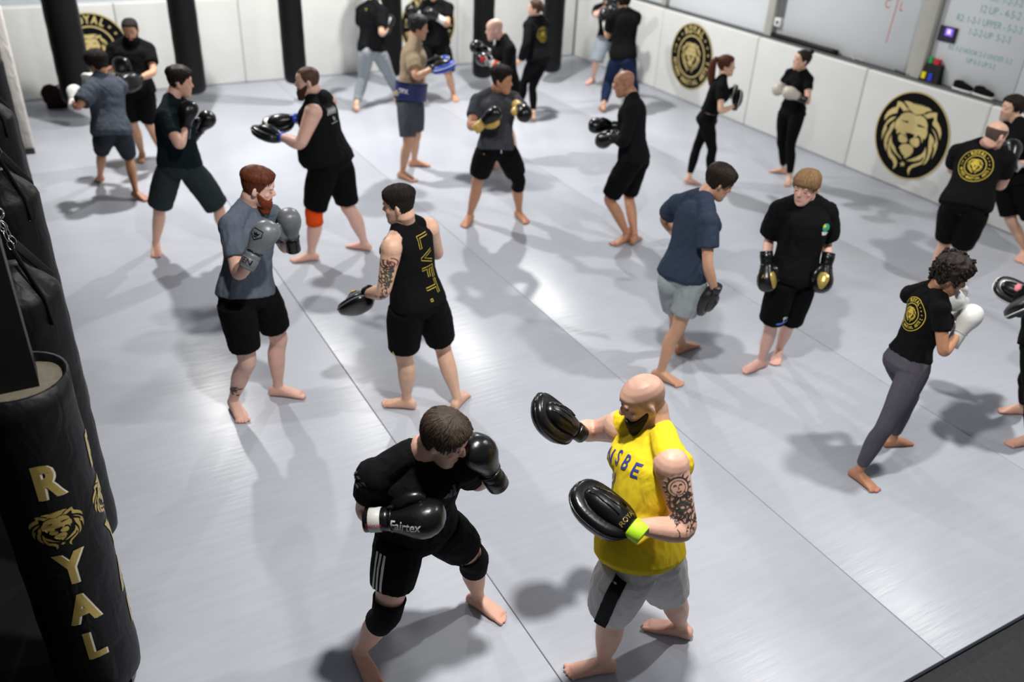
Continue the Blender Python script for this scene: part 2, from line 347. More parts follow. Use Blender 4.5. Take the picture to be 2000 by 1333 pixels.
wb2 = rbox('marker_board', XW+.15, XW+.169, 5.52, 6.62, 1.252, 3.4, .003, WB, wr, 1)
rbox('marker_board', XW+.15, XW+.169, 4.0, 5.51, 1.252, 3.4, .003, WB, wr, 1)
GM = mat('green_marker', rgb(118, 172, 158), .6); RM = mat('red_marker', rgb(196, 92, 96), .6); KM = mat('black_marker', rgb(60, 60, 66), .6)
fx = XW+.148
def wtext(s, y, z, size, m, tilt=0.):
    ax = np.array([0, -math.cos(tilt), math.sin(tilt)]); ay = np.array([0, math.sin(tilt), math.cos(tilt)])
    return flat_decal('writing', text2d(s, size, .0, .8), (fx, y, z), ax, ay, (-1, 0, 0), m, wr)
wtext('R1: 1-2-3-2', 5.90, 2.22, .10, GM); wtext('12 UP - 4-5-2', 5.94, 2.10, .11, GM); wtext('R2: 1-2-1 UPPER - 5-2-3', 6.03, 1.97, .10, GM)
wtext('1-2-2-UP  5-2-3', 5.98, 1.855, .10, GM); wtext('R3: 1-2 HOOK 2-3 UNDER 3-2', 6.03, 1.655, .075, GM); wtext('UP 6-3 UP 5-2', 5.98, 1.565, .075, GM)
wtext('C', 7.36, 1.95, .14, RM); wtext('L', 7.16, 1.95, .14, RM)
flat_decal('writing', stroke2d([(0, .3), (.02, 0), (.0, -.45)], .012), (fx, 7.25, 1.98), (0, -1, 0), (0, 0, 1), (-1, 0, 0), RM, wr)
# back wall
wb_ = new_obj('wall_back', *box(-4.2, XW+.17, YB+.17, YB+.32, -.10, 4.6), mat('painted_back', rgb(186, 190, 197), .7, .03, 2), None, False); tag(wb_, kind='structure')
xs = [-1.9, -.3, 1.40, 3.10, 4.92, 6.70, XW]
for a, b in zip(xs[:-1], xs[1:]):
    rbox('wall_pad', a+.003, b-.003, YB, YB+.075, .002, 1.225, .02, WHITEPAD, wb_, 4)
rbox('ledge_board', -1.9, XW, YB+.06, YB+.169, 1.19, 1.235, .004, PAINT, wb_, 1)
# dark partition behind the bag row
wl = new_obj('wall_left', *box(-2.05, -1.95, .2, YB+.17, -.10, 4.6), mat('black_partition', rgb(20, 19, 20), .8), None, False); tag(wl, kind='structure')

# ------------------------------------------------------------------ wall emblems
def wall_emblem(name, o, ax, nrm, r, ring, label, off=.006):
    o = np.asarray(o, float); nrm = np.asarray(nrm, float); ay = EZ
    root = empty(name, o, label, 'wall emblem', kind=None)
    V, F = disc2d(1.0, 72)
    W0 = o+np.outer(V[:, 0]*r, ax)+np.outer(V[:, 1]*r, ay)
    rings = [W0, W0+nrm*off]
    VV, FF = loft(rings); new_obj('disc', VV, FF, BLACKP, root, False, o)
    if ring:
        g, d = ring_emblem()
    else:
        gg, d = lion2d(1.0); g = merge2d([gg, disc2d(1.0, 72, r0=.972)])
    flat_decal('gold_artwork', g, o, ax, ay, nrm, GOLD, root, r, off+.0012, o)
    for nm, q in zip(('eye_mark', 'eye_mark', 'nose_mark'), LION_DARK):
        v, f = poly2d(q); flat_decal(nm, (v*(.56 if ring else 1.), f), o, ax, ay, nrm, BLACKP, root, r, off+.0024, o)
    return root
wall_emblem('lion_emblem', (XW-.0005, 6.466, .640), (0, -1, 0), (-1, 0, 0), .507, False, 'black disc with large gold lion head and no lettering, on white wall pad')
wall_emblem('ring_emblem', (XW-.0005, 10.53, .675), (0, -1, 0), (-1, 0, 0), .485, True, 'black disc with gold lion inside ring of lettering, on pad beside ponytailed woman')
wall_emblem('ring_emblem', (1.03, YB-.0005, .635), (1, 0, 0), (0, -1, 0), .49, True, 'black and gold lettered lion disc behind hanging bag and bearded man')
wall_emblem('ring_emblem', (6.15, YB-.0005, .68), (1, 0, 0), (0, -1, 0), .49, True, 'black and gold lettered lion disc behind man in tan tee')

# ------------------------------------------------------------------ things on the ledge
LZ = 1.2505
def shoe(y, label):
    o = np.array([XW+.105, y, LZ]); root = empty('sneaker', o, label, 'shoe', 'black sneakers on the ledge')
    def sec(t, w, h0, h1, e=.8): return ering((XW+.105, y+t, (h0+h1)/2+LZ), EX, EZ, w, (h1-h0)/2, 14, e)
    S = [(-.125, .02, .0, .03), (-.115, .036, 0, .03), (-.06, .046, 0, .03), (0, .04, 0, .028), (.07, .037, 0, .03), (.115, .03, 0, .03), (.125, .015, 0, .03)]
    V, F = loft([sec(*q) for q in S]); new_obj('sole', V, F, mat('white_rubber', rgb(212, 212, 208), .6), root, True, o)
    S = [(-.116, .02, .027, .05), (-.105, .034, .022, .07), (-.05, .042, .022, .085), (0, .038, .022, .095), (.06, .036, .022, .105), (.105, .028, .022, .10), (.118, .012, .03, .095)]
    V, F = loft([sec(*q) for q in S]); new_obj('upper', V, F, cloth('shoe', rgb(16, 16, 18), .2), root, True, o)
    V, F = ellipsoid((XW+.105, y+.045, LZ+.104), EX, EY, EZ, .022, .05, .006, 12, 6); new_obj('collar', V, F, mat('shoe_lining', rgb(5, 5, 5), .9), root, True, o)
shoe(6.075, 'black sneaker with white sole on ledge, next to the round timer box')
shoe(5.815, 'black sneaker with white sole on ledge, farther from timer box')
o = np.array([XW+.11, 6.50, LZ]); t = empty('round_timer', o, 'black wedge-shaped timer with green, red, yellow and blue blocks on ledge', 'timer')
V = np.array([(x*.5+XW+.11, y+6.50, z+LZ) for x, y, z in [(-.1, -.13, 0), (.1, -.13, 0), (.1, .13, 0), (-.1, .13, 0), (-.02, -.10, .20), (.09, -.10, .20), (.09, .10, .20), (-.02, .10, .20)]])
new_obj('housing', V, [(0, 3, 2, 1), (4, 5, 6, 7), (0, 1, 5, 4), (1, 2, 6, 5), (2, 3, 7, 6), (3, 0, 4, 7)], BLK, t, False, o)
def lamp_block(name, y0, y1, x0, x1, z0, z1, col):
    V, F = box(x0, x1, y0, y1, z0, z1); new_obj(name, V, F, mat('block_'+name, col, .4), t, False, o)
lamp_block('green_light', 6.54, 6.585, XW+.10, XW+.15, LZ+.2, LZ+.26, rgb(30, 160, 80)); lamp_block('red_light', 6.45, 6.52, XW+.10, XW+.15, LZ+.2, LZ+.255, rgb(190, 40, 40))
lamp_block('yellow_button', 6.55, 6.60, XW+.062, XW+.08, LZ+.03, LZ+.10, rgb(230, 215, 30)); lamp_block('blue_button', 6.46, 6.51, XW+.062, XW+.08, LZ+.02, LZ+.10, rgb(40, 60, 190))
o = np.array([fx, 6.47, 1.70]); t = empty('tablet', o, 'small dark tablet with purple picture on its screen, fixed to wall', 'tablet')
V, F = box(fx-.014, fx-.001, 6.36, 6.58, 1.70, 1.86); new_obj('case', V, F, BLK, t, False, o)
V, F = box(fx-.0155, fx-.0141, 6.37, 6.57, 1.708, 1.852); new_obj('screen', V, F, emis('screen_dark', rgb(22, 20, 40), .5), t, False, o)
V, F = box(fx-.017, fx-.0156, 6.40, 6.50, 1.765, 1.845); new_obj('picture', V, F, emis('screen_purple', rgb(110, 80, 190), .9), t, False, o)
V, F = box(fx-.018, fx-.0171, 6.43, 6.475, 1.785, 1.835); new_obj('picture_tile', V, F, emis('screen_lilac', rgb(200, 180, 240), .9), t, False, o)
V, F = tube([(XW+.10, y, LZ+.032+.002*math.sin(y*9)) for y in np.linspace(7.9, 9.06, 14)], .032, 12)
tag(new_obj('foam_bar', V, F, BLK), 'long black foam bar lying on ledge beside steel post', 'foam bar')
pts = [(XW+.105+.025*math.sin(k*1.3), 6.98-.03*k+.07*math.sin(k*.9), LZ+.012+.012*abs(math.sin(k*1.7))) for k in range(12)]
V, F = tube(pts, .006, 8); tag(new_obj('power_cable', V, F, BLK), 'tangled black cable on ledge beside the round timer', 'cable')
pts = [(XW+.105+.02*math.sin(k*1.1), 7.72-.025*k, LZ+.009+.022*abs(math.sin(k*.8))) for k in range(12)]
V, F = tube(pts, .005, 8); tag(new_obj('loose_cord', V, F, mat('cream_cord', rgb(205, 205, 190), .6)), 'thin pale cord curled on ledge above white pads', 'cord')

# ------------------------------------------------------------------ heavy bags
BAGL = mat('black_bag_leather', rgb(7, 7, 9), .5, .1, 6, .12, 40, wrinkle=.35, spec=.25)
CHAIN = mat('chain_steel', rgb(150, 150, 152), .3, .1, 30, metal=1.)
def chain(root, a, b, off, r=.018, name='chain'):
    a = np.asarray(a, float); b = np.asarray(b, float); n = max(2, int(np.linalg.norm(b-a)/(r*2.3))); t = unit(b-a); x, y = frame(t, (.3, .7, .1)); mb = MB()
    for i in range(n):
        c = a+(b-a)*(i+.5)/n; u = x if i % 2 else y; P = []
        for k in range(11):
            th = 2*PI*k/10; P.append(c+t*math.cos(th)*r*1.55+u*math.sin(th)*r*.85)
        mb.add(*tube(P, r*.22, 6, np.cross(t, u)))
    new_obj(name, mb.verts(), mb.F, CHAIN, root, True, off)
def heavy_bag(x, y, z0, z1, r, label, top=3.6, group=None, mode='strap', lean=0.):
    o = np.array([x, y, 0.]); root = empty('heavy_bag', o, label, 'heavy bag', group)
    prof = [(z0, r*.55), (z0+.02, r*.82), (z0+.06, r*.97), (z0+.12, r)] + [(z0+.12+(z1-z0-.12)*k/16, r*(1+.012*math.sin(k*2.1+x))) for k in range(1, 17)]
    rings = [ering((x, y, z), EX, EY, q, q, 36) for z, q in prof]
    if mode == 'open':
        rings += [ering((x, y, z1), EX, EY, r*.93, r*.93, 36), ering((x, y, z1-.06), EX, EY, r*.92, r*.92, 36)]
        V, F = loft(rings); body = new_obj('bag_body', V, F, BAGL, root, True, o)
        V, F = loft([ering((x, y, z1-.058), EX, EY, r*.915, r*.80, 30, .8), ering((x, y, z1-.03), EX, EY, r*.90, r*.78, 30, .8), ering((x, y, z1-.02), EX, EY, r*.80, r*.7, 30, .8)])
        new_obj('foam_core', V, F, mat('foam', rgb(88, 83, 70), .9, .15, 40, .2, 120), root, True, o)  # shade over the open bag top is put into this darkened foam colour
        V, F = box(x-.075, x+.075, y-.075, y+.075, z1-.018, top); new_obj('hanger_post', V, F, BLK, root, False, o)
    else:
        rings += [ering((x, y, z1+.03), EX, EY, r*.96, r*.93, 36), ering((x, y, z1+.08), EX, EY, r*.72, r*.66, 36), ering((x, y, z1+.13), EX, EY, r*.42, r*.36, 36), ering((x, y, z1+.16), EX, EY, r*.30, r*.22, 36)]
        V, F = loft(rings); body = new_obj('bag_body', V, F, BAGL, root, True, o)
        ringz = z1+.40
        for k in range(4):
            a = k*PI/2+.6; c = np.array([math.cos(a), math.sin(a), 0])
            P = [np.array([x, y, z1-.10])+c*r*1.01, np.array([x, y, z1+.03])+c*r*.99, np.array([x, y, z1+.14])+c*r*.6, np.array([x, y, z1+.24])+c*r*.26]
            V, F = tube(P, .02, 8, c, True, .3); new_obj('strap', V, F, mat('strap_web', rgb(20, 20, 21), .8, spec=.2), root, True, o)
            chain(root, P[-1], (x, y, ringz), o, .016)
        V, F = tube([(x+.028*math.cos(t), y, ringz+.028*math.sin(t)) for t in np.linspace(0, 2*PI, 15)], .006, 8, EY); new_obj('ring', V, F, CHAIN, root, True, o)
        chain(root, (x, y, ringz+.03), (x, y, top), o, .02)
    return root, body
royal, rb = heavy_bag(-.24, 3.26, .04, 1.72, .182, 'black heavy bag with gold ROYAL lettering down it and open tan foam top', 3.5, None, 'open')
bvh = BVHTree.FromPolygons([tuple(np.array(v.co)+np.array([-.24, 3.26, 0])) for v in rb.data.vertices], [tuple(p.vertices) for p in rb.data.polygons])
SHAD = mat('cream_print', rgb(222, 216, 196), .4)
for ang in (0, 1.42):
    base = math.atan2(-3.26, .24) + ang; n = np.array([math.cos(base), math.sin(base), 0]); ax = np.array([-math.sin(base), math.cos(base), 0])
    for ch, z in (('R', 1.335), ('Y', .885), ('A', .655), ('L', .43)):
        c = np.array([-.24, 3.26, z]); VF = text2d(ch, .215, .04, .70)
        project('letter_shadow', VF, c+ax*.008-EZ*.004, ax, EZ, n, bvh, SHAD, royal, 1, .0015, .03, (-.24, 3.26, 0))
        project('letter', VF, c, ax, EZ, n, bvh, GOLDF, royal, 1, .003, .03, (-.24, 3.26, 0))
    g, _ = lion2d(1.0)
    c = np.array([-.24, 3.26, 1.11]); g = (g[0]*np.array([1.05, 1.0]), g[1])
    project('lion_print', g, c, ax, EZ, n, bvh, GOLDF, royal, .116, .003, .03, (-.24, 3.26, 0))
    for nm, q in zip(('lion_eye', 'lion_eye', 'lion_nose'), LION_DARK):
        v, f = poly2d(q); project(nm, (v*np.array([1.05, 1.0]), f), c, ax, EZ, n, bvh, BLACKP, royal, .116, .0042, .03, (-.24, 3.26, 0))
heavy_bag(-.20, 4.17, .13, 1.62, .18, 'black heavy bag with steel chain and strap top, just behind the ROYAL bag', 3.6)
heavy_bag(-.20, 5.38, .13, 1.66, .18, 'plain black heavy bag, third along the dark bag row', 3.6)
heavy_bag(-.24, 7.0, .15, 1.66, .18, 'plain black heavy bag, fourth along the dark bag row', 3.6)
heavy_bag(-.24, 8.7, .2, 1.66, .18, 'plain black heavy bag, fifth along the dark bag row', 3.6)
heavy_bag(-.26, 10.6, .12, 1.66, .18, 'plain black heavy bag standing beside white padded post', 3.6)
for y, lb in ((3.3, 'black heavy bag in shade, directly behind the ROYAL bag towards dark partition'), (4.8, 'black heavy bag in shade, second of the row beside dark partition')): heavy_bag(-.95, y, .13, 1.66, .18, lb, 3.6)
for x, y, z, r, lb in ((.66, 12.4, .28, .20, 'black heavy bag hanging before lettered emblem, behind boy with white gloves'), (2.07, 12.4, .28, .175, 'black heavy bag hanging behind man in teal tee'), (3.48, 12.4, .30, .16, 'black heavy bag hanging behind bearded man in black sleeveless hoodie'), (5.17, 12.95, .14, .16, 'black heavy bag hanging beside man in grey sweatpants'), (6.38, 12.25, .18, .16, 'black heavy bag hanging beside bald man with red-marked glove'), (7.62, 12.25, .17, .165, 'black heavy bag hanging behind woman in black hoodie')):
    heavy_bag(x, y, z, 2.0, r, lb, 4.2)
# white wrapped post at the end of the bag row
o = np.array([-.02, 11.55, 0]); t = empty('padded_post', o, 'white vinyl padded post with black foot at end of bag row', 'padded post')
rbox('pad', -.13, .03, 11.48, 11.64, .03, 1.64, .03, mat('offwhite_wrap', rgb(200, 196, 190), .6, .06, 6, wrinkle=.5), None, 3).parent = t
t.children[0].matrix_parent_inverse = Matrix.Translation(-Vector(o))
rbox('foot', -.2, .02, 11.40, 11.66, 0, .03, .006, BLK, None, 2).parent = t
[c for c in t.children if c.name.startswith('foot')][0].matrix_parent_inverse = Matrix.Translation(-Vector(o))
# navy towel hung on the post
mb = MB(); R = []
for k in range(9):
    z = 2.0-.05*k; R.append(ering((-.10, 11.40-.004*k, z), EX, EY, .10+.012*math.sin(k*1.7), .03+.006*math.cos(k), 18, .8))
V, F = loft(R); tag(new_obj('hanging_towel', V, F, cloth('navy_towel', rgb(38, 34, 92), .9)), 'navy blue cloth hanging above white padded post', 'towel')
# brown gym bag by the wall
o = np.array([.50, 13.35, 0]); t = empty('gym_bag', o, 'small dark brown gym bag slumped on floor against back wall', 'bag')
mb = MB(); mb.add(*ellipsoid((.50, 13.35, .12), EX, EY, EZ, .24, .14, .13)); mb.add(*ellipsoid((.38, 13.32, .2), EX, EY, EZ, .13, .11, .12)); mb.add(*ellipsoid((.60, 13.30, .10), EX, EY, EZ, .15, .13, .10)); mb.add(*box(.30, .70, 13.26, 13.44, .0, .1))
me = remesh(mb.verts(), mb.F, .015, 4); displace(me, .012, 9, 2); shift(me, o); mesh_obj('bag_body', me, cloth('brown_bag', rgb(38, 26, 24), .8), t)
V, F = tube([(.36, 13.24, .2), (.40, 13.2, .30), (.50, 13.19, .33), (.60, 13.2, .27), (.64, 13.24, .18)], .014, 8); new_obj('handle', V, F, cloth('brown_bag', None), t, True, o)
JN=['pelvis', 'neck', 'head', 'ls', 'rs', 'le', 're', 'lw', 'rw', 'lh', 'rh', 'lk', 'rk', 'la', 'ra', 'lt', 'rt', 'lg', 'rg']
POSE={
'fairtex':(0.977,130,25,[[1.157,2.748,0.817],[1.135,2.661,1.296],[1.199,2.571,1.426],[1.308,2.595,1.238],[0.946,2.676,1.249],[1.433,2.713,1.012],[0.924,2.781,0.987],[1.413,2.547,1.194],[0.948,2.567,1.104],[1.249,2.736,0.806],[1.065,2.732,0.826],[1.471,2.783,0.462],[0.968,2.677,0.432],[1.548,2.879,0.08],[0.876,2.823,0.073],[1.628,2.723,0.02],[0.886,2.65,0.021],[1.363,2.552,1.296],[1.049,2.505,1.12]]),
'yellow':(1.004,-69,20,[[1.94,2.133,0.882],[2.047,2.273,1.364],[2.007,2.325,1.528],[1.98,2.078,1.381],[2.011,2.461,1.303],[1.994,1.937,1.135],[2.036,2.687,1.123],[1.764,2.019,1.191],[1.853,2.585,1.262],[1.853,2.081,0.882],[2.023,2.127,0.826],[1.869,2.195,0.48],[2.208,2.191,0.449],[1.908,2.232,0.075],[2.391,2.239,0.081],[1.731,2.305,0.02],[2.263,2.377,0.021],[1.717,2.119,1.228],[1.774,2.6,1.344]]),
'redbeard':(1.033,108,15,[[0.998,5.095,0.924],[1.091,5.196,1.43],[1.155,5.161,1.595],[1.246,5.273,1.347],[0.954,5.062,1.413],[1.339,5.36,1.077],[0.924,4.908,1.162],[1.333,5.149,1.227],[0.994,4.747,1.352],[1.089,5.126,0.905],[0.913,5.047,0.901],[1.193,5.204,0.495],[0.938,5.038,0.466],[1.165,5.255,0.078],[0.842,5.209,0.089],[1.328,5.155,0.019],[0.862,5.024,0.018],[1.322,5.13,1.346],[1.07,4.762,1.452]]),
'lvft':(0.995,-48,10,[[1.969,4.61,0.881],[1.932,4.694,1.375],[1.887,4.68,1.543],[1.79,4.576,1.323],[2.11,4.744,1.327],[1.721,4.559,1.042],[2.22,4.841,1.08],[1.679,4.78,0.936],[2.134,5.053,1.176],[1.877,4.58,0.884],[2.061,4.609,0.855],[1.895,4.682,0.481],[2.186,4.705,0.467],[1.924,4.723,0.078],[2.247,4.581,0.081],[1.786,4.836,0.019],[2.38,4.701,0.02],[1.632,4.853,0.862],[2.071,5.147,1.168]]),
'bigguy':(1.043,-69,5,[[2.271,7.235,0.949],[2.214,7.348,1.47],[2.153,7.319,1.639],[2.132,7.149,1.428],[2.37,7.484,1.401],[1.988,7.11,1.176],[2.326,7.637,1.145],[1.881,7.347,1.197],[2.083,7.667,1.236],[2.192,7.174,0.92],[2.359,7.271,0.909],[2.097,7.232,0.498],[2.438,7.29,0.479],[2.059,7.306,0.08],[2.59,7.329,0.083],[1.875,7.36,0.021],[2.469,7.471,0.019],[1.808,7.436,1.225],[1.965,7.696,1.223]]),
'teal':(1.033,99,10,[[1.093,7.777,0.884],[1.116,7.819,1.419],[1.208,7.849,1.583],[1.238,7.945,1.337],[1.026,7.65,1.363],[1.222,8.136,1.106],[1.062,7.401,1.184],[1.305,7.893,1.145],[1.165,7.615,1.271],[1.175,7.721,0.86],[1.011,7.825,0.856],[1.361,7.747,0.467],[0.892,7.964,0.466],[1.463,7.866,0.078],[0.821,8.101,0.07],[1.457,8.054,0.02],[0.784,7.918,0.025],[1.371,7.849,1.238],[1.207,7.648,1.388]]),
'greyboy':(0.948,-36,15,[[0.74,9.556,0.711],[0.776,9.753,1.174],[0.753,9.797,1.34],[0.646,9.637,1.148],[0.911,9.826,1.082],[0.479,9.468,1.017],[0.92,10.099,1.056],[0.458,9.705,1.016],[0.741,10.249,1.099],[0.655,9.52,0.683],[0.828,9.542,0.677],[0.63,9.832,0.44],[0.882,9.783,0.366],[0.586,10.055,0.127],[0.859,9.508,0.088],[0.558,10.188,0.014],[0.955,9.369,0.012],[0.485,9.796,1.069],[0.703,10.345,1.063]]),
'bearded':(0.985,-164,15,[[1.156,10.525,0.853],[1.196,10.699,1.314],[1.211,10.64,1.476],[1.359,10.634,1.263],[1.02,10.719,1.268],[1.353,10.429,1.064],[0.874,10.689,1.025],[1.152,10.291,1.039],[1.006,10.521,1.147],[1.233,10.477,0.827],[1.067,10.555,0.844],[1.234,10.617,0.437],[1.07,10.675,0.452],[1.331,10.789,0.083],[1.118,10.778,0.067],[1.306,10.614,0.02],[1.063,10.607,0.022],[1.058,10.231,1.021],[1.061,10.424,1.165]]),
'sweatpants':(1.057,51,0,[[4.425,11.851,0.802],[4.496,11.956,1.346],[4.558,12.028,1.505],[4.401,12.109,1.27],[4.563,11.773,1.303],[4.424,12.288,1.022],[4.479,11.597,1.061],[4.587,12.338,1.223],[4.651,11.789,1.103],[4.326,11.819,0.777],[4.521,11.822,0.761],[4.336,12.002,0.378],[4.727,11.958,0.393],[4.122,11.735,0.105],[4.932,12.177,0.081],[4.153,11.898,0.004],[4.826,12.018,0.02],[4.686,12.379,1.281],[4.706,11.88,1.162]]),
'tan':(1.040,108,10,[[3.807,9.057,0.929],[3.901,9.124,1.456],[3.955,9.138,1.632],[3.966,9.29,1.375],[3.803,8.964,1.399],[4.042,9.428,1.118],[3.75,8.738,1.211],[4.107,9.203,1.229],[3.988,8.828,1.271],[3.881,9.113,0.882],[3.741,8.983,0.89],[3.913,9.132,0.444],[3.692,8.85,0.473],[3.973,9.344,0.081],[3.677,8.997,0.08],[4.148,9.275,0.02],[3.773,8.832,0.018],[4.169,9.113,1.275],[4.102,8.822,1.304]]),
'behindtan':(1.035,-136,0,[[5.436,11.915,0.818],[5.44,11.948,1.335],[5.423,11.929,1.515],[5.581,11.821,1.31],[5.375,12.124,1.296],[5.469,11.612,1.127],[5.166,12.062,1.09],[5.283,11.478,1.249],[5.101,11.889,1.271],[5.509,11.852,0.79],[5.357,11.972,0.788],[5.527,11.663,0.397],[5.191,11.864,0.402],[5.705,11.877,0.077],[5.287,12.122,0.079],[5.668,11.694,0.022],[5.222,11.946,0.02],[5.179,11.508,1.306],[5.014,11.816,1.31]]),
'fit':(1.010,134,5,[[3.958,7.273,0.843],[4.041,7.447,1.311],[4.051,7.381,1.474],[4.222,7.45,1.262],[3.869,7.508,1.263],[4.257,7.175,1.172],[3.709,7.35,1.078],[4.072,7.059,1.304],[3.709,7.112,1.169],[4.048,7.235,0.831],[3.86,7.27,0.855],[4.256,7.319,0.47],[3.845,7.436,0.474],[4.348,7.44,0.084],[3.831,7.558,0.078],[4.347,7.259,0.019],[3.694,7.435,0.017],[4.05,6.943,1.293],[3.797,7.073,1.252]]),
'olderbald':(1.023,-72,10,[[5.084,9.115,0.913],[5.014,9.114,1.427],[4.901,9.135,1.563],[4.997,8.934,1.365],[5.081,9.286,1.384],[4.885,8.827,1.112],[5.061,9.372,1.101],[4.848,9.06,1.209],[4.895,9.311,1.285],[5.063,9.021,0.887],[5.107,9.208,0.886],[5.059,9.067,0.46],[5.017,9.114,0.476],[5.245,9.126,0.087],[4.95,8.999,0.077],[5.077,9.053,0.02],[4.801,8.891,0.021],[4.785,9.155,1.236],[4.789,9.314,1.336]]),
'hoodie':(0.967,-49,0,[[6.395,10.618,0.816],[6.381,10.723,1.302],[6.343,10.683,1.461],[6.233,10.652,1.253],[6.539,10.757,1.244],[6.13,10.516,1.031],[6.612,10.939,1.045],[6.09,10.588,0.802],[6.488,10.978,0.84],[6.311,10.585,0.788],[6.481,10.647,0.789],[6.288,10.801,0.445],[6.349,10.667,0.407],[6.322,10.945,0.078],[6.248,10.42,0.113],[6.163,10.872,0.02],[6.299,10.548,0.003],[6.063,10.679,0.743],[6.476,11.031,0.743]]),
'greyshorts':(0.991,155,5,[[8.422,11.887,0.711],[8.361,11.839,1.192],[8.284,11.735,1.308],[8.543,11.872,1.183],[8.195,11.906,1.151],[8.575,11.605,1.081],[8.013,11.687,1.111],[8.438,11.533,1.274],[8.171,11.589,1.274],[8.496,11.945,0.733],[8.333,11.855,0.73],[8.496,11.643,0.447],[8.133,11.728,0.388],[8.4,11.784,0.078],[8.258,11.963,0.081],[8.498,11.634,0.02],[8.09,11.907,0.019],[8.387,11.451,1.335],[8.206,11.503,1.34]]),
'navypants':(1.050,16,5,[[7.685,10.412,0.794],[7.708,10.506,1.347],[7.737,10.61,1.496],[7.528,10.559,1.299],[7.895,10.51,1.301],[7.562,10.665,1.018],[8.072,10.721,1.172],[7.648,10.863,1.168],[7.95,10.916,1.298],[7.631,10.485,0.731],[7.721,10.316,0.755],[7.695,10.735,0.373],[7.955,10.5,0.433],[7.473,10.483,0.105],[8.147,10.634,0.074],[7.547,10.638,0.012],[8.005,10.764,0.02],[7.654,10.925,1.272],[7.854,10.986,1.321]]),
'longsleeve':(1.032,-58,15,[[5.039,6.505,0.867],[5.021,6.579,1.396],[4.947,6.639,1.55],[4.903,6.434,1.355],[5.119,6.728,1.33],[4.771,6.306,1.116],[5.172,6.766,1.038],[4.832,6.553,1.076],[4.93,6.748,1.126],[4.958,6.444,0.848],[5.12,6.54,0.814],[4.85,6.563,0.45],[5.169,6.667,0.401],[5.047,6.466,0.089],[5.083,6.386,0.105],[4.861,6.447,0.016],[5.216,6.487,0.012],[4.802,6.657,1.027],[4.822,6.82,1.122]]),
'ponytail':(0.915,128,0,[[6.78,7.472,0.788],[6.848,7.409,1.238],[6.893,7.429,1.391],[6.95,7.513,1.176],[6.756,7.29,1.186],[7.072,7.709,1.045],[6.667,7.158,0.974],[7.065,7.48,1.059],[6.892,7.183,1.016],[6.862,7.502,0.793],[6.714,7.414,0.793],[6.831,7.625,0.433],[6.883,7.422,0.449],[6.724,7.565,0.082],[6.935,7.421,0.075],[6.861,7.496,0.014],[6.965,7.259,0.02],[7.014,7.407,1.116],[6.939,7.24,1.095]]),
'bun':(0.928,-63,-5,[[7.892,7.273,0.819],[7.874,7.256,1.28],[7.82,7.219,1.428],[7.856,7.105,1.239],[7.872,7.407,1.233],[7.78,6.971,1.018],[7.765,7.468,0.995],[7.575,6.91,1.11],[7.699,7.28,1.121],[7.889,7.186,0.834],[7.874,7.358,0.806],[7.867,7.168,0.447],[7.925,7.37,0.42],[7.908,7.117,0.072],[8.073,7.398,0.072],[7.774,7.016,0.02],[7.96,7.521,0.02],[7.496,6.988,1.148],[7.591,7.257,1.121]]),
'bluetee':(1.004,114,25,[[3.874,4.265,0.861],[3.969,4.311,1.37],[4.081,4.283,1.518],[3.924,4.486,1.306],[3.905,4.136,1.32],[3.982,4.693,1.11],[3.869,4.034,1.043],[4.071,4.515,0.957],[3.982,4.033,0.817],[3.833,4.328,0.797],[3.895,4.17,0.879],[3.994,4.41,0.41],[3.858,4.212,0.468],[4.2,4.504,0.065],[3.793,4.255,0.071],[4.394,4.541,0.03],[3.89,4.094,0.02],[4.158,4.478,0.891],[3.989,4.069,0.707]]),
'kid':(0.965,-109,10,[[4.619,3.927,0.861],[4.698,4.024,1.339],[4.64,4.012,1.497],[4.861,3.975,1.287],[4.545,4.105,1.303],[4.938,3.962,1.018],[4.561,4.176,1.033],[4.768,3.792,0.982],[4.401,4.005,0.971],[4.699,3.906,0.811],[4.523,3.924,0.849],[4.745,3.98,0.412],[4.56,3.979,0.453],[4.881,4.128,0.068],[4.618,4.051,0.072],[4.745,4.024,0.027],[4.441,4.051,0.019],[4.722,3.755,0.876],[4.38,3.949,0.862]]),
'curly':(0.935,134,20,[[4.472,2.781,0.796],[4.566,2.822,1.247],[4.569,2.753,1.395],[4.576,2.965,1.169],[4.471,2.69,1.235],[4.818,2.928,1.05],[4.442,2.568,0.997],[4.745,2.754,1.19],[4.66,2.643,1.036],[4.494,2.865,0.778],[4.438,2.699,0.807],[4.708,2.838,0.451],[4.272,2.674,0.448],[4.739,2.882,0.072],[4.237,2.732,0.074],[4.905,2.838,0.021],[4.253,2.56,0.02],[4.649,2.732,1.236],[4.72,2.645,1.141]]),
'emblemback':(0.987,99,10,[[6.962,4.269,0.898],[7.152,4.383,1.35],[7.116,4.303,1.499],[7.057,4.537,1.277],[7.201,4.204,1.305],[7.205,4.653,1.061],[7.301,4.224,1.038],[7.344,4.56,1.243],[7.415,4.263,1.253],[6.929,4.351,0.86],[6.988,4.177,0.877],[7.084,4.425,0.483],[7.058,4.243,0.475],[7.087,4.423,0.078],[7.12,4.217,0.077],[7.225,4.535,0.02],[7.299,4.214,0.02],[7.44,4.545,1.301],[7.476,4.327,1.324]]),
'cornerman':(1.013,-66,0,[[8.31,4.694,0.803],[8.251,4.808,1.305],[8.252,4.912,1.448],[8.176,4.637,1.258],[8.309,4.964,1.211],[8.262,4.457,1.044],[8.571,4.88,1.106],[8.08,4.633,1.027],[8.369,4.948,0.964],[8.304,4.598,0.804],[8.313,4.787,0.778],[8.436,4.437,0.433],[8.363,4.613,0.396],[8.574,4.264,0.081],[8.618,4.509,0.087],[8.454,4.402,0.02],[8.446,4.449,0.016],[8.033,4.737,1.067],[8.261,4.955,1.008]]),
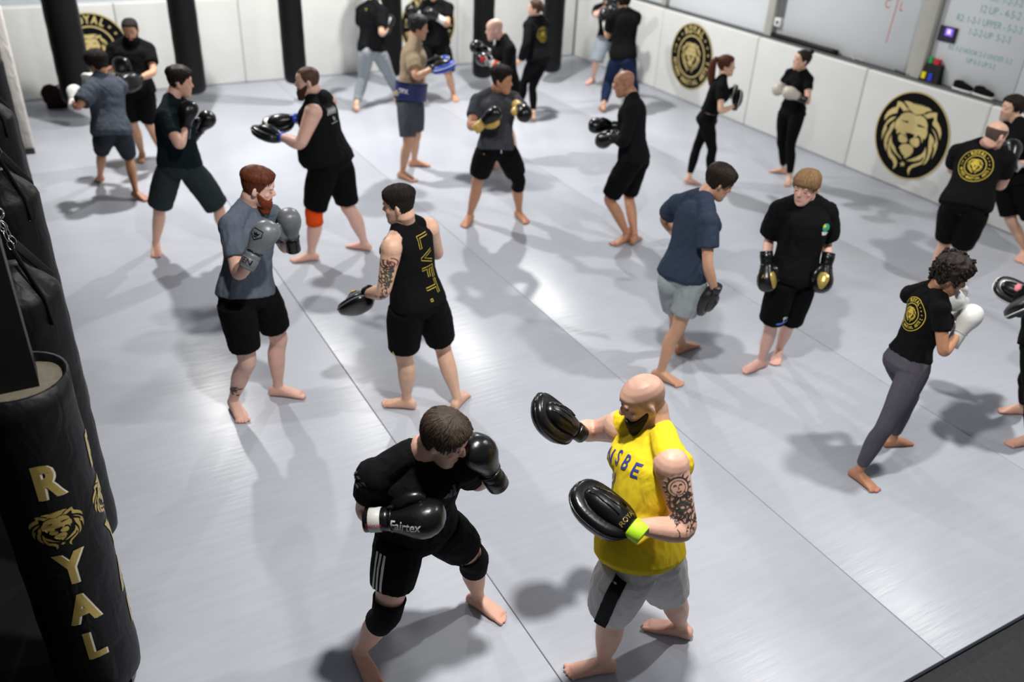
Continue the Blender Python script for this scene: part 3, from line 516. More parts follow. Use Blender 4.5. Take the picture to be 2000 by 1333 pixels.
'edge':(0.940,-16,0,[[5.54,2.585,0.752],[5.622,2.773,1.162],[5.68,2.741,1.314],[5.473,2.717,1.185],[5.775,2.734,1.134],[5.469,2.452,1.249],[5.997,2.797,0.99],[5.369,2.611,1.107],[5.789,2.891,0.933],[5.458,2.575,0.793],[5.631,2.596,0.763],[5.48,2.47,0.416],[5.735,2.675,0.389],[5.646,2.47,0.073],[5.954,2.73,0.076],[5.483,2.529,0.018],[5.816,2.827,0.021],[5.38,2.682,1.027],[5.739,2.996,0.955]]),
}
# ------------------------------------------------------------------ people
LEG_T = np.array([0, .15, .3, .5, .7, .85, 1., 1.12, 1.28, 1.45, 1.65, 1.85, 1.97, 2.03])
LEG_R = np.array([.086, .088, .085, .077, .066, .059, .056, .052, .055, .054, .045, .035, .033, .034])
LEG_B = np.array([0, 0, -.004, -.006, -.004, -.002, -.006, .002, .013, .011, .006, .002, 0, 0])
ARM_T = np.array([-.05, .1, .3, .5, .7, .85, 1., 1.12, 1.3, 1.55, 1.8, 2.0])
ARM_R = np.array([.052, .057, .053, .048, .044, .041, .040, .042, .043, .037, .030, .027])
TOR = np.array([(-.17, .06, .06, 0), (-.1, .125, .10, -.005), (0, .168, .118, -.012), (.12, .163, .113, -.008), (.3, .143, .100, .0), (.45, .141, .102, .004), (.62, .150, .113, .008), (.78, .157, .118, .008), (.89, .148, .105, .0), (.965, .115, .082, -.008), (1.03, .068, .063, -.006)])
HU = np.array([-.117, -.108, -.092, -.072, -.050, -.022, .010, .034, .060, .085, .105, .116])
HWD = np.array([.018, .034, .046, .055, .061, .067, .0715, .0735, .074, .067, .049, .020])
HFR = np.array([.075, .087, .092, .092, .092, .090, .086, .094, .090, .072, .042, .010])
HBK = np.array([.045, .020, -.005, -.030, -.055, -.078, -.092, -.098, -.099, -.087, -.062, -.028])
def interp(t, T, R): return np.interp(t, T, R)
class Fig: pass
def limb_pt(a, b, c, t):
    e = .16
    if t < 1-e: return a+(b-a)*t
    if t > 1+e: return b+(c-b)*(t-1)
    p0 = a+(b-a)*(1-e); p2 = b+(c-b)*e; u = (t-(1-e))/(2*e)
    return p0*(1-u)**2+2*b*u*(1-u)+p2*u*u
def limb(a, b, c, ts, rad, back=None, bvec=None, n=16):
    P = [limb_pt(a, b, c, t)+(bvec*back[i] if back is not None else 0) for i, t in enumerate(ts)]
    rings = []; h = np.array(bvec) if bvec is not None else np.array([.1, .2, 1.])
    for i in range(len(P)):
        t = P[min(i+1, len(P)-1)]-P[max(i-1, 0)]; x, y = frame(t, h); h = x
        rings.append(ering(P[i], x, y, rad[i], rad[i]*.97, n))
    return rings
def make_fig(key, sp):
    s, haz, hp, J = POSE[key]; g = Fig(); g.key = key; g.sp = sp; g.s = s
    for n, p in zip(JN, J): setattr(g, n, np.array(p))
    g.m = sp.get('m', 1.); g.w = sp.get('w', 1.); g.belly = sp.get('belly', 0.); g.fem = sp.get('fem', False)
    L = g.ls-g.rs; g.up = unit(g.neck-g.pelvis); lh = g.lh-g.rh
    g.latS = unit(L-g.up*(L@g.up)); g.latH = unit(lh-g.up*(lh@g.up)); g.L = np.linalg.norm(g.neck-g.pelvis)
    g.fS = np.cross(g.latS, g.up); g.fH = np.cross(g.latH, g.up)
    a = math.radians(haz); p = math.radians(hp)
    hf = np.array([math.sin(a), math.cos(a), 0]); left = np.array([-hf[1], hf[0], 0])
    g.hf = hf*math.cos(p)-EZ*math.sin(p); g.hl = left; g.hu = np.cross(g.hf, g.hl)
    g.hs = s**.35*(.96 if g.fem else 1.0)*sp.get('hs', 1.)
    g.off = np.array([*(g.la[:2]+g.ra[:2])/2, 0.])
    return g
def hp_(g, f, l, u): return g.head+(g.hf*f+g.hl*l+g.hu*u)*g.hs
def tor_frame(g, t):
    k = min(1, max(0, t)); lat = unit(g.latH*(1-k)+g.latS*k); return g.pelvis+(g.neck-g.pelvis)*t, lat, np.cross(lat, g.up)
def torso(g, pad=0., t0=-.17, t1=1.03, flare=0., n=26, widen=None):
    ts = sorted(set([t0, t1]+[t for t in TOR[:, 0] if t0 < t < t1])); rings = []
    for t in ts:
        c, lat, f = tor_frame(g, t); w_, d_, o_ = [interp(t, TOR[:, 0], TOR[:, k]) for k in (1, 2, 3)]
        if g.fem: w_ *= interp(t, [-.1, 0, .3, .7, 1], [1.05, 1.06, .86, .88, .86]); d_ *= interp(t, [0, .3, .7, 1], [1.0, .85, .92, .85])
        else: w_ *= interp(t, [0, .3, .7, 1], [.95, 1.0, 1.04, 1.02])
        bl = g.belly*math.exp(-((t-.22)/.22)**2)
        fl = flare*max(0, 1-(t-t0)/.45)
        p = pad(t) if callable(pad) else pad
        a = (w_*g.w+bl*.35)*g.s+p+fl; b = (d_*g.w+bl*.55)*g.s+p+fl*.7
        rings.append(ering(c+f*(o_+bl*.45)*g.s, lat, f, a, b, n, .88))
    return loft(rings)
def leg(g, side, t0=0., t1=2.03, pad=0., n=16):
    h, k, a, t = [getattr(g, side+q) for q in 'hkat']
    fv = k-(h+a)/2; ft = t-a; ft = ft*np.array([1, 1, 0]); fv = unit(unit(ft)*.05+fv); u = unit(a-h); fv = unit(fv-u*(fv@u))
    ts = sorted(set([t0, t1]+[x for x in LEG_T if t0 < x < t1]+[x for x in (.92, 1.06) if t0 < x < t1]))
    rad = [interp(x, LEG_T, LEG_R)*g.s*(1+(g.m-1)*(1. if x < 1.7 else .4))*(1.04 if g.fem and x < .7 else 1)+(pad(x) if callable(pad) else pad) for x in ts]
    bk = [interp(x, LEG_T, LEG_B)*g.s for x in ts]
    return limb(h, k, a, ts, rad, bk, -fv, n)
def arm(g, side, t0=-.05, t1=2., pad=0., n=14):
    a, b, c = [getattr(g, side+q) for q in 'sew']
    ts = sorted(set([t0, t1]+[x for x in ARM_T if t0 < x < t1]+[x for x in (.92, 1.06) if t0 < x < t1]))
    f = (.86 if g.fem else 1)
    rad = [interp(x, ARM_T, ARM_R)*g.s*f*(1+(g.m-1)*(1.25 if x < 1.7 else .5))+(pad(x) if callable(pad) else pad) for x in ts]
    return limb(a, b, c, ts, rad, None, None, n)
def foot(mb, g, side):
    s = g.s*(.94 if g.fem else 1.0); a = getattr(g, side+'a'); t = getattr(g, side+'t'); d = unit((t-a)*np.array([1, 1, 0])); q = np.array([-d[1], d[0], 0])
    lift = max(0, a[2]-.085*s); pitch = math.asin(min(.9, lift/(.17*s)))
    ball = np.array([*(a[:2]+d[:2]*.12*s), 0.])
    def W(x, y, z):
        r = (np.array([x, 0, z])-np.array([.12, 0, 0])); X = r[0]*math.cos(pitch)+r[2]*math.sin(pitch)*1; Z = -r[0]*math.sin(pitch)+r[2]*math.cos(pitch)
        if x > .12: X, Z = r[0], r[2]
        return ball+(d*X+q*y)*s+EZ*(Z*s+.003)
    S = [(-.068, 0, .018, .008, .045), (-.060, 0, .027, .001, .062), (-.035, 0, .033, 0, .080), (0, 0, .035, 0, .092), (.04, 0, .037, 0, .078), (.08, .002, .042, 0, .058), (.115, .002, .046, 0, .042), (.14, .002, .044, 0, .033), (.155, .002, .04, .002, .026)]
    rings = []
    for x, y0, w_, z0, z1 in S:
        th = np.linspace(0, 2*PI, 16, endpoint=False); cs = np.sign(np.cos(th))*np.abs(np.cos(th))**.75; sn = np.sign(np.sin(th))*np.abs(np.sin(th))**.75
        rings.append(np.array([W(x, y0+w_*c, (z0+z1)/2+(z1-z0)/2*sq) for c, sq in zip(cs, sn)]))
    mb.add(*loft(rings)); inner = -1 if side == 'l' else 1     # big toe lies towards the other foot
    toes = [(.031, .190, .0125), (.0085, .194, .0092), (-.0095, .186, .0086), (-.026, .175, .0080), (-.041, .161, .0078)]
    for y, x1, r in toes:
        yy = y*inner; mb.add(*capsule(W(.135, yy*.92, .014), W(x1-r, yy*1.12, r*.9+.001), r*1.0*s, r*.98*s, 10))
def fingers(mb, g, side, curl=.5):
    s = g.s*(.9 if g.fem else 1.); w0 = getattr(g, side+'w'); d = unit(getattr(g, side+'g')-w0); el = getattr(g, side+'e')
    inward = (g.latS if side == 'r' else -g.latS); pn = unit(inward-d*(inward@d)); th = np.cross(pn, d) if side == 'r' else np.cross(d, pn)
    if th@g.fS < 0 and abs(th@g.fS) > .3: th = -th
    rings = [ering(w0+d*x*s, th, pn, a*s, b*s, 12, .85) for x, a, b in ((-.01, .026, .021), (.02, .034, .018), (.06, .041, .016), (.09, .041, .014))]
    mb.add(*loft(rings))
    for y, l in ((.030, .072), (.010, .08), (-.010, .075), (-.029, .058)):
        p = w0+d*.085*s+th*y*s; b1 = unit(d*math.cos(curl*.7)+pn*math.sin(curl*.7)); b2 = unit(d*math.cos(curl*1.8)+pn*math.sin(curl*1.8)); q = p+b1*l*.5*s
        mb.add(*capsule(p, q, .0095*s, .009*s, 10)); mb.add(*capsule(q, q+b2*l*.5*s, .009*s, .0075*s, 10))
    p = w0+d*.025*s+th*.03*s; q = p+unit(d+th*.8+pn*.3)*.04*s; mb.add(*capsule(p, q, .012*s, .011*s, 10)); mb.add(*capsule(q, q+unit(d+pn*.6)*.032*s, .011*s, .008*s, 10))
def head_ring(g, u, t=None, n=28, th=None):
    th = np.linspace(0, 2*PI, n, endpoint=False) if th is None else th
    w_ = interp(u, HU, HWD); fr = interp(u, HU, HFR); bk = interp(u, HU, HBK); c = (fr+bk)/2; a = (fr-bk)/2
    cs = np.cos(th); sn = np.sin(th); f = c+a*np.sign(cs)*np.abs(cs)**.92; l = w_*np.sign(sn)*np.abs(sn)**.92
    return f, l
def build_body(g, vox):
    sp = g.sp; mb = MB(); s = g.s; sk = sp.get('tight', {})
    mb.add(*torso(g))
    for sd in 'lr':
        legd = (lambda t: -.006 if t < sk['leg'] else 0.) if 'leg' in sk else 0.
        mb.add(*loft(leg(g, sd, pad=legd))); foot(mb, g, sd)
        mb.add(*loft(arm(g, sd)))
        S = getattr(g, sd+'s'); lat = g.latS*(1 if sd == 'l' else -1); f = .86 if g.fem else 1.
        mb.add(*ellipsoid(S+lat*.004, EX, EY, EZ, .062*s*g.m*f, .062*s*g.m*f, .064*s*g.m*f))
        mb.add(*capsule(g.neck+g.up*.045*s+lat*.03*s, S+g.up*.012*s, .046*s*f, .052*s*g.m*f))
        hh = getattr(g, sd+'h'); mb.add(*ellipsoid(hh-g.fH*.034*s-lat*.012*s, EX, EY, EZ, .072*s, .072*s, .08*s))
        if g.fem: mb.add(*ellipsoid(tor_frame(g, .70)[0]+lat*.07*s+g.fS*.085*s, EX, EY, EZ, .058*s, .058*s, .06*s))
        else: mb.add(*ellipsoid(tor_frame(g, .77)[0]+lat*.08*s+g.fS*.075*s*g.w, unit(lat), unit(g.up), unit(g.fS), .075*s, .06*s, .05*s*(1 if g.m >= 1 else .7)))
        if sd in sp.get('bare', ''): fingers(mb, g, sd, sp.get('curl', .6))
    nr = (.050 if g.fem else .059)*s*(1+(g.m-1)*.6); hb = hp_(g, -.025, 0, -.055)
    mb.add(*tube([g.neck-g.up*.05*s, g.neck+g.up*.03*s, (g.neck+g.up*.03*s+hb)/2+g.up*.01, hb, hp_(g, -.02, 0, .0)], [nr*1.25, nr*1.08, nr, nr, nr*.9], 16, g.hf))
    rings = []
    for u in [-.117, -.112, -.108, -.1, -.092, -.082, -.072, -.06, -.05, -.036, -.022, -.006, .01, .022, .034, .047, .06, .073, .085, .096, .105, .112, .116]:
        f, l = head_ring(g, u); rings.append(np.array([hp_(g, a, b, u) for a, b in zip(f, l)]))
    mb.add(*loft(rings)); k = g.hs
    # nose, lips, brow, ears
    R = []
    for f, u, w_, h in ((.088, .022, .007, .008), (.099, .006, .009, .010), (.110, -.014, .013, .012), (.115, -.024, .017, .011), (.102, -.032, .014, .006)):
        R.append(ering(hp_(g, f-.008, 0, u), g.hl, unit(g.hf*.8+g.hu*.45), w_*k, h*k, 12))
    mb.add(*loft(R))
    mb.add(*ellipsoid(hp_(g, .0905, 0, -.052), g.hl, g.hu, g.hf, .023*k, .0065*k, .0085*k)); mb.add(*ellipsoid(hp_(g, .0895, 0, -.062), g.hl, g.hu, g.hf, .020*k, .0065*k, .0085*k))
    mb.add(*ellipsoid(hp_(g, .086, 0, -.094), g.hl, g.hu, g.hf, .02*k, .016*k, .010*k))
    for sd in (1, -1):
        mb.add(*ellipsoid(hp_(g, .081, .031*sd, .031), g.hl, g.hu, g.hf, .024*k, .007*k, .010*k))
        mb.add(*ellipsoid(hp_(g, .060, .041*sd, -.016), g.hl, g.hu, g.hf, .023*k, .018*k, .013*k))
        mb.add(*ellipsoid(hp_(g, -.012, .076*sd, -.004), unit(g.hf*.8-g.hl*sd*.6), g.hu, unit(g.hl*sd*.8+g.hf*.6), .019*k, .032*k, .008*k))
    me = remesh(mb.verts(), mb.F, vox, 2, .45)
    co = mverts(me); n = len(co); sk_ = np.array(sp['skin'][:3]); col = np.tile(sk_, (n, 1))
    d = (co-g.head)/g.hs; f = d@g.hf; l = d@g.hl; u = d@g.hu
    lips = np.exp(-((u+.057)/.008)**2-(l/.022)**2)*(f > .075); col = col*(1-.55*lips[:, None])+np.array(sp.get('lip', rgb(160, 86, 80)[:3]))*.55*lips[:, None]
    blush = np.exp(-((u+.018)/.022)**2-((np.abs(l)-.045)/.022)**2)*(f > .04)*sp.get('blush', .25)
    nosec = np.exp(-((u+.018)/.012)**2-(l/.014)**2)*(f > .09)*.3
    red = np.clip(blush+nosec, 0, 1)[:, None]; col = col*(1-red*.35*np.array([.1, 1, 1]))
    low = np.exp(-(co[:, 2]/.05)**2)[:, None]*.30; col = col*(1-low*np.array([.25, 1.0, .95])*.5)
    if 'stub' in sp:
        st = np.clip((-.018-u)/.02, 0, 1)*np.clip((f+.01)/.02, 0, 1)*(u > -.14)*(np.abs(d).max(1) < .14)*(1-lips)
        hl_ = np.clip((u-hairline(np.arctan2(np.abs(l), f), None))/.015, 0, 1)*(np.abs(d).max(1) < .14)*sp.get('scalp', 0)
        k_ = np.clip(st*sp['stub']+hl_, 0, .85)[:, None]; col = col*(1-k_)+np.array(sp.get('stubcol', rgb(70, 58, 52))[:3])*k_
    at = me.color_attributes.new('Col', 'FLOAT_COLOR', 'POINT'); buf = np.ones((n, 4), np.float32); buf[:, :3] = col; at.data.foreach_set('color', buf.ravel())
    return me
def hairline(th, style):
    T = np.radians([0, 25, 45, 62, 80, 100, 118, 150, 180]); 
    H = dict(fringe=[.046, .046, .042, .018, -.01, -.0, -.04, -.07, -.075], recede=[.088, .075, .085, .06, .0, .0, -.04, -.07, -.078]).get(style, [.074, .072, .066, .045, -.012, .0, -.045, -.072, -.078])
    return np.interp(th, T, H)
def hair_mesh(g, thick=.015, top=None, style=None, lump=0., freq=60., bald=0., n=80, streak=.0015, seed=1, swoop=0.):
    top = thick if top is None else top; V = []; us = list(np.linspace(-.088, .116, 40)); th = np.linspace(0, 2*PI, n, endpoint=False); rings = []
    aa = np.abs(np.where(th > PI, 2*PI-th, th))
    for u in us:
        f, l = head_ring(g, u, th=th); k = np.clip((u-hairline(aa, style))/.012, 0, 1); k = k*k*(3-2*k)
        tt = np.interp(u, [-.05, .05, .1], [thick*.75, (thick+top)/2, top])
        if style == 'fade': tt = np.interp(u, [-.06, .0, .04, .075, .1], [.003, .004, .008, top, top])
        tt = tt+swoop*np.clip(np.cos(aa), 0, 1)*np.clip((u-.05)/.04, 0, 1)
        if bald: 
            b = np.clip((u-.055)/.02, 0, 1)*bald; k = k*(1-b)
        P = np.stack([f, l, np.full(n, u)], 1); c = np.array([-.005, 0, .015]); dr = P-c; dr[:, 2] *= np.clip((u+.02)/.1, 0, 1)**.7 if u > -.02 else 0
        dr /= np.linalg.norm(dr, axis=1)[:, None]+1e-9
        Q = P+dr*((tt+.0)*k-.006*(1-k))[:, None]
        nz = streak*np.sin(th*37+3*np.sin(th*5+u*40))*k + (lump*noise(P, freq, seed)*k if lump else 0)
        Q = Q+dr*nz[:, None]; rings.append(np.array([hp_(g, *q) for q in Q]))
    V, F = loft(rings); V[-1] = hp_(g, -.008, 0, .117+top); V[-2] = hp_(g, -.0, 0, -.08)
    return V, F
def hair_strands(g, thick=.015, top=None, style=None, n=150, seed=1, **kw):
    R = random.Random(seed+len(g.key)); top = thick if top is None else top; mb = MB(); c = np.array([-.005, 0, .015])
    for i in range(n):
        a = R.uniform(0, 2*PI); aa = min(a, 2*PI-a); u0 = R.uniform(.05, .114); hl_ = float(hairline(np.array([aa]), style)[0])
        if style == 'fade': hl_ = max(hl_, .045)
        u1 = max(hl_-.004, u0-R.uniform(.05, .12)); da = R.uniform(-.35, .35); P = []; lift = R.uniform(.0, .004)
        if u0-u1 < .02: continue
        for k in range(6):
            q = k/5; u = u0+(u1-u0)*q; f, l = head_ring(g, u, th=np.array([a+da*q])); p = np.array([f[0], l[0], u]); d = p-c
            d[2] *= np.clip((u+.02)/.1, 0, 1)**.7 if u > -.02 else 0
            d /= np.linalg.norm(d)+1e-9; tt = float(np.interp(u, [-.05, .05, .1], [thick*.75, (thick+top)/2, top]))
            if style == 'fade': tt = float(np.interp(u, [-.06, .0, .04, .075, .1], [.003, .004, .008, top, top]))
            kk = min(1, max(0, (u-hl_)/.012)); p = p+d*(tt*(.3+.7*kk)+lift*(1-abs(2*q-1))-.0005); P.append(hp_(g, *p))
        mb.add(*tube(P, [.0012, .0032, .0036, .0034, .0028, .0008], 5, g.hu, True, .8))
    return mb.verts(), mb.F
def beard_mesh(g, thick=.014, mous=.006, low=.0, n=56):
    us = np.linspace(-.126, .012, 34); th = np.linspace(0, 2*PI, n, endpoint=False); aa = np.abs(np.where(th > PI, 2*PI-th, th)); rings = []
    for u in us:
        uu = max(u, -.099); f, l = head_ring(g, uu, th=th); P = np.stack([f, l, np.full(n, u)], 1)
        lim = np.interp(aa, np.radians([0, 22, 35, 60, 85, 100]), [-.036, -.034, -.045, -.035, -.0, .01]); k = np.clip((lim-u)/.012, 0, 1)*np.clip((np.radians(98)-aa)/.1, 0, 1)
        mouth = np.exp(-((u+.057)/.0085)**4)*np.clip(1-(np.abs(l)/.026)**4, 0, 1)*np.clip(np.cos(aa)*4, 0, 1); k = k*(1-mouth)
        tk = thick*np.interp(u, [-.115, -.07, -.045, -.02, .01], [1.15, 1., .55, .4, .25])
        dr = P-np.array([-.0, 0, -.03]); dr /= np.linalg.norm(dr, axis=1)[:, None]
        Q = P+dr*(tk*k-.007*(1-k)+.0012*np.sin(th*41+u*300)*k)[:, None]; Q[:, 2] -= low*np.clip((-.08-u)/.03, 0, 1)*k; rings.append(np.array([hp_(g, *q) for q in Q]))
    return loft(rings)
def face_bits(g, root, sp):
    k = g.hs; o = g.off
    bm_ = mat('brow_%s' % sp.get('browname', 'dark'), sp.get('brow', rgb(40, 30, 24)), .9)
    for sd in (1, -1):
        c = hp_(g, .0795, .0315*sd, .011); V, F = ellipsoid(c, g.hl, g.hu, g.hf, .0135*k, .0075*k, .0095*k, 14, 9)
        me_o = new_obj('eye', V, F, mat('eye_white', rgb(178, 168, 160), .3), root, True, o); me_o.data.materials.append(mat('iris', sp.get('iris', rgb(40, 28, 20)), .2)); me_o.data.materials.append(mat('eyelid_%s' % g.key, tuple(c_*.72 for c_ in sp['skin'][:3])+(1,), .6))
        for p in me_o.data.polygons:
            q = (np.array(p.center)+o-c)@g.hu/k; r = abs((np.array(p.center)+o-c)@g.hl)/k
            p.material_index = 2 if q > sp.get('lid', .0004) else (1 if r < .0062 else 0)
        R = [ering(hp_(g, -.0015+.0945*math.sqrt(max(.05, 1-((.012+.036*x)/.0735)**2)), (.012+.036*x)*sd, .0335+.004*math.sin(x*2.6)), g.hu, g.hf, .0036*k*(1-.5*x), .0034*k, 8) for x in np.linspace(0, 1, 7)]
        V, F = loft(R); new_obj('eyebrow', V, F, bm_, root, True, o)
def clothing(g, root, vox):
    sp = g.sp; o = g.off; s = g.s; out = {}
    t = sp.get('top')
    if t:
        kind = t['kind']; mb = MB(); pad = t.get('pad', .016); hem = t.get('hem', .0); fl = t.get('flare', .018); cuts = []
        mb.add(*torso(g, pad, hem, 1.03, fl)); f = .88 if g.fem else 1.
        for sd in 'lr':
            S = getattr(g, sd+'s'); lat = g.latS*(1 if sd == 'l' else -1)
            if g.fem: mb.add(*ellipsoid(tor_frame(g, .70)[0]+lat*.07*s+g.fS*.085*s, EX, EY, EZ, .058*s+pad, .058*s+pad, .06*s+pad))
            else: mb.add(*ellipsoid(tor_frame(g, .77)[0]+lat*.08*s+g.fS*.075*s*g.w, unit(lat), unit(g.up), unit(g.fS), .075*s+pad, .06*s+pad, .05*s*(1 if g.m >= 1 else .7)+pad))
            if kind != 'tank':
                mb.add(*ellipsoid(S+lat*.004, EX, EY, EZ, .062*s*g.m*f+pad, .062*s*g.m*f+pad, .064*s*g.m*f+pad))
                mb.add(*capsule(g.neck+g.up*.045*s+lat*.03*s, S+g.up*.012*s, .044*s*f+pad, .050*s*g.m*f+pad))
                e = t.get('sleeve', .58); sp_ = t.get('spad', .022)
                ts_end = min(1.98, e); mb.add(*loft(arm(g, sd, -.05, ts_end, lambda x: pad+(sp_-pad)*min(1, max(0, x/.4)))))
            else:
                wd = t.get('strap', .75); mb.add(*capsule(g.neck+g.up*.040*s+lat*.045*s, g.neck+(S-g.neck)*wd+g.up*(.028 if wd < .7 else .020)*s, .044*s+pad, (.044 if wd < .7 else .052)*s+pad))
                for tt in (.83,):
                    c, la, ff = tor_frame(g, tt); mb.add(*ellipsoid(c+lat*.10*s*g.w, la, ff, g.up, .06*s*g.w+pad, .095*s*g.w+pad, .09*s))
        nr = (.050 if g.fem else .059)*s*(1+(g.m-1)*.6)
        hb = hp_(g, -.03, 0, -.10); nd = unit(hb-g.neck); cl = t.get('collar', .034); cn = unit(nd+g.fS*t.get('scoop', .42)); cx, cy = frame(cn, g.latS); cw = t.get('cw', .010)
        mb.add(*loft([ering(g.neck-g.up*.06*s, g.latS, g.fS, nr*1.3+pad, nr*1.3+pad, 20), ering(g.neck-nd*.0*s, g.latS, g.fS, nr*1.22+pad, nr*1.2+pad, 20), ering(g.neck+nd*cl*s, cx, cy, nr*1.10+cw, nr*1.12+cw, 20)]))
        mb.add(*capsule(g.neck-g.up*.05*s, g.neck+nd*(cl-.02)*s, nr*1.27+pad*.9, nr*1.10+pad*.7))
        if t.get('hood'):
            mb.add(*ellipsoid(g.neck-g.fS*.075*s+g.up*.0, g.latS, g.fS, g.up, .12*s, .06*s, .08*s))
        me = remesh(mb.verts(), mb.F, vox*1.05, 3, .5); displace(me, t.get('wr', .003 if kind == 'tank' else .0065), 13, t.get('seed', 1))
        out['shirt'] = BVHTree.FromPolygons([tuple(v) for v in mverts(me)], [tuple(p.vertices) for p in me.polygons])
        shift(me, o); ob = mesh_obj(t.get('name', 'shirt'), me, t['mat'], root)
        if t.get('label'): ob['label'] = t['label']
        out['shirt_ob'] = ob
    b = sp.get('bottom')
    if b:
        mb = MB(); kind = b['kind']; cuts = []; e = b.get('end', .86); pad = b.get('pad', .021); pe = b.get('pend', .04)
        if kind in ('leggings',): pad = pe = .006; e = 1.86
        top = b.get('top', max(.03, min(.16, (sp.get('top') or {}).get('hem', 0)+.05))); mb.add(*torso(g, (lambda t: pad), -.17, top))
        for sd in 'lr':
            hh = getattr(g, sd+'h'); lat = g.latS*(1 if sd == 'l' else -1); mb.add(*ellipsoid(hh-g.fH*.034*s-lat*.012*s, EX, EY, EZ, .072*s+pad, .072*s+pad, .08*s+pad))
            mb.add(*loft(leg(g, sd, 0, min(2.0, e), lambda x: pad+(pe-pad)*min(1, max(0, x/e)))))
        me = remesh(mb.verts(), mb.F, vox*1.05, 3 if kind != 'leggings' else 2, .5)
        if kind != 'leggings': displace(me, b.get('wr', .0045), 12, b.get('seed', 3))
        out['bottom'] = BVHTree.FromPolygons([tuple(v) for v in mverts(me)], [tuple(p.vertices) for p in me.polygons])
        shift(me, o); ob = mesh_obj(b.get('name', kind), me, b['mat'], root)
        if b.get('label'): ob['label'] = b['label']
    for sd, col in sp.get('knee', {}).items():
        V, F = loft(leg(g, sd, .78, 1.24, .0075, 24), False); ob = new_obj('knee_sleeve', V, F, cloth('knee_'+col[0], col[1], .3), root, True, o); so = ob.modifiers.new('t', 'SOLIDIFY'); so.thickness = .004; so.offset = 1
    return out
def glove_frame(g, side, hint=None):
    w0 = getattr(g, side+'w'); d = unit(getattr(g, side+'g')-w0); inw = g.latS if side == 'r' else -g.latS
    th = -g.fS*.5+inw*.6+g.up*.45 if hint is None else g.fS*hint[0]+g.latS*hint[1]+EZ*hint[2]
    y = unit(th-d*(th@d)); z = np.cross(d, y); 
    if side == 'l': z = -z
    return w0, d, y, z     # z: back of the hand
def boxing_glove(g, root, side, gl):
    w0, d, y, z = glove_frame(g, side, gl.get('hint')); s = g.s*gl.get('size', 1.); o = g.off; m = gl['mat']
    S = [(.00, .040, .040, -.036, 0), (.03, .047, .050, -.040, 0), (.065, .054, .060, -.048, -.002), (.10, .066, .074, -.066, -.003), (.135, .071, .077, -.076, -.003), (.165, .069, .071, -.078, -.002), (.192, .060, .056, -.070, 0), (.210, .043, .034, -.052, 0), (.219, .020, .008, -.028, 0)]
    R = [ering(w0+(d*x+z*(a+b)/2+y*yo)*s, y, z, w_*s, (a-b)/2*s, 24, .88) for x, w_, a, b, yo in S]
    V, F = loft(R); main = new_obj('boxing_glove', V, F, m, root, True, o)
    if gl.get('label'): main['label'] = gl['label']
    P = [w0+(d*x+y*yy+z*zz)*s for x, yy, zz in ((.02, .034, -.012), (.055, .060, -.022), (.09, .075, -.030), (.125, .074, -.034), (.15, .066, -.034))]
    V, F = tube(P, [.024*s, .029*s, .030*s, .027*s, .013*s], 14, z); new_obj('thumb', V, F, gl.get('tmat', m), main, True, o)
    S = [(-.085, .045, .045), (-.08, .048, .047), (-.04, .045, .044), (-.005, .046, .045), (.012, .044, .044)]
    R = [ering(w0+d*x*s, y, z, a*s, b*s, 20) for x, a, b in S]; V, F = loft(R); cf = new_obj('cuff', V, F, gl.get('cmat', m), main, True, o)
    if gl.get('strap'):
        R = [ering(w0+d*x*s, y, z, a*s, a*.98*s, 20) for x, a in ((-.065, .048), (-.063, .0495), (-.022, .0475), (-.02, .046))]; V, F = loft(R, False); st = new_obj('strap', V, F, gl['strap'], main, True, o)
    V, F = tube([w0+d*.02*s+(y*math.cos(t)*.0475+z*math.sin(t)*.049)*s for t in np.linspace(0, 2*PI, 25)], .0035*s, 6, d); new_obj('piping', V, F, gl.get('pmat', gl.get('cmat', m)), main, True, o)
    if gl.get('panel'):
        allv = []; allf = []
        for q in [main]+[c for c in main.children if c.name.split('.')[0] in ('strap', 'cuff')]:
            n0 = len(allv); allv += [tuple(np.array(v.co)+o) for v in q.data.vertices]; allf += [tuple(i+n0 for i in p.vertices) for p in q.data.polygons]
        bv = BVHTree.FromPolygons(allv, allf)
        for VF, c, n_, sc, mm, up in gl['panel']:
            nn = d*n_[0]+y*n_[1]+z*n_[2] if len(n_) == 3 else g.fS*n_[0]+g.latS*n_[1]+EZ*n_[2]; ay = unit(d*up[0]+y*up[1]+z*up[2]); ax = np.cross(ay, unit(nn)); ax = unit(ax); ay = np.cross(unit(nn), ax)
            project('glove_print', VF, w0+(d*c[0]+y*c[1]+z*c[2])*s, ax, ay, nn, bv, mm, main, sc, .002, .015, o)
    return main
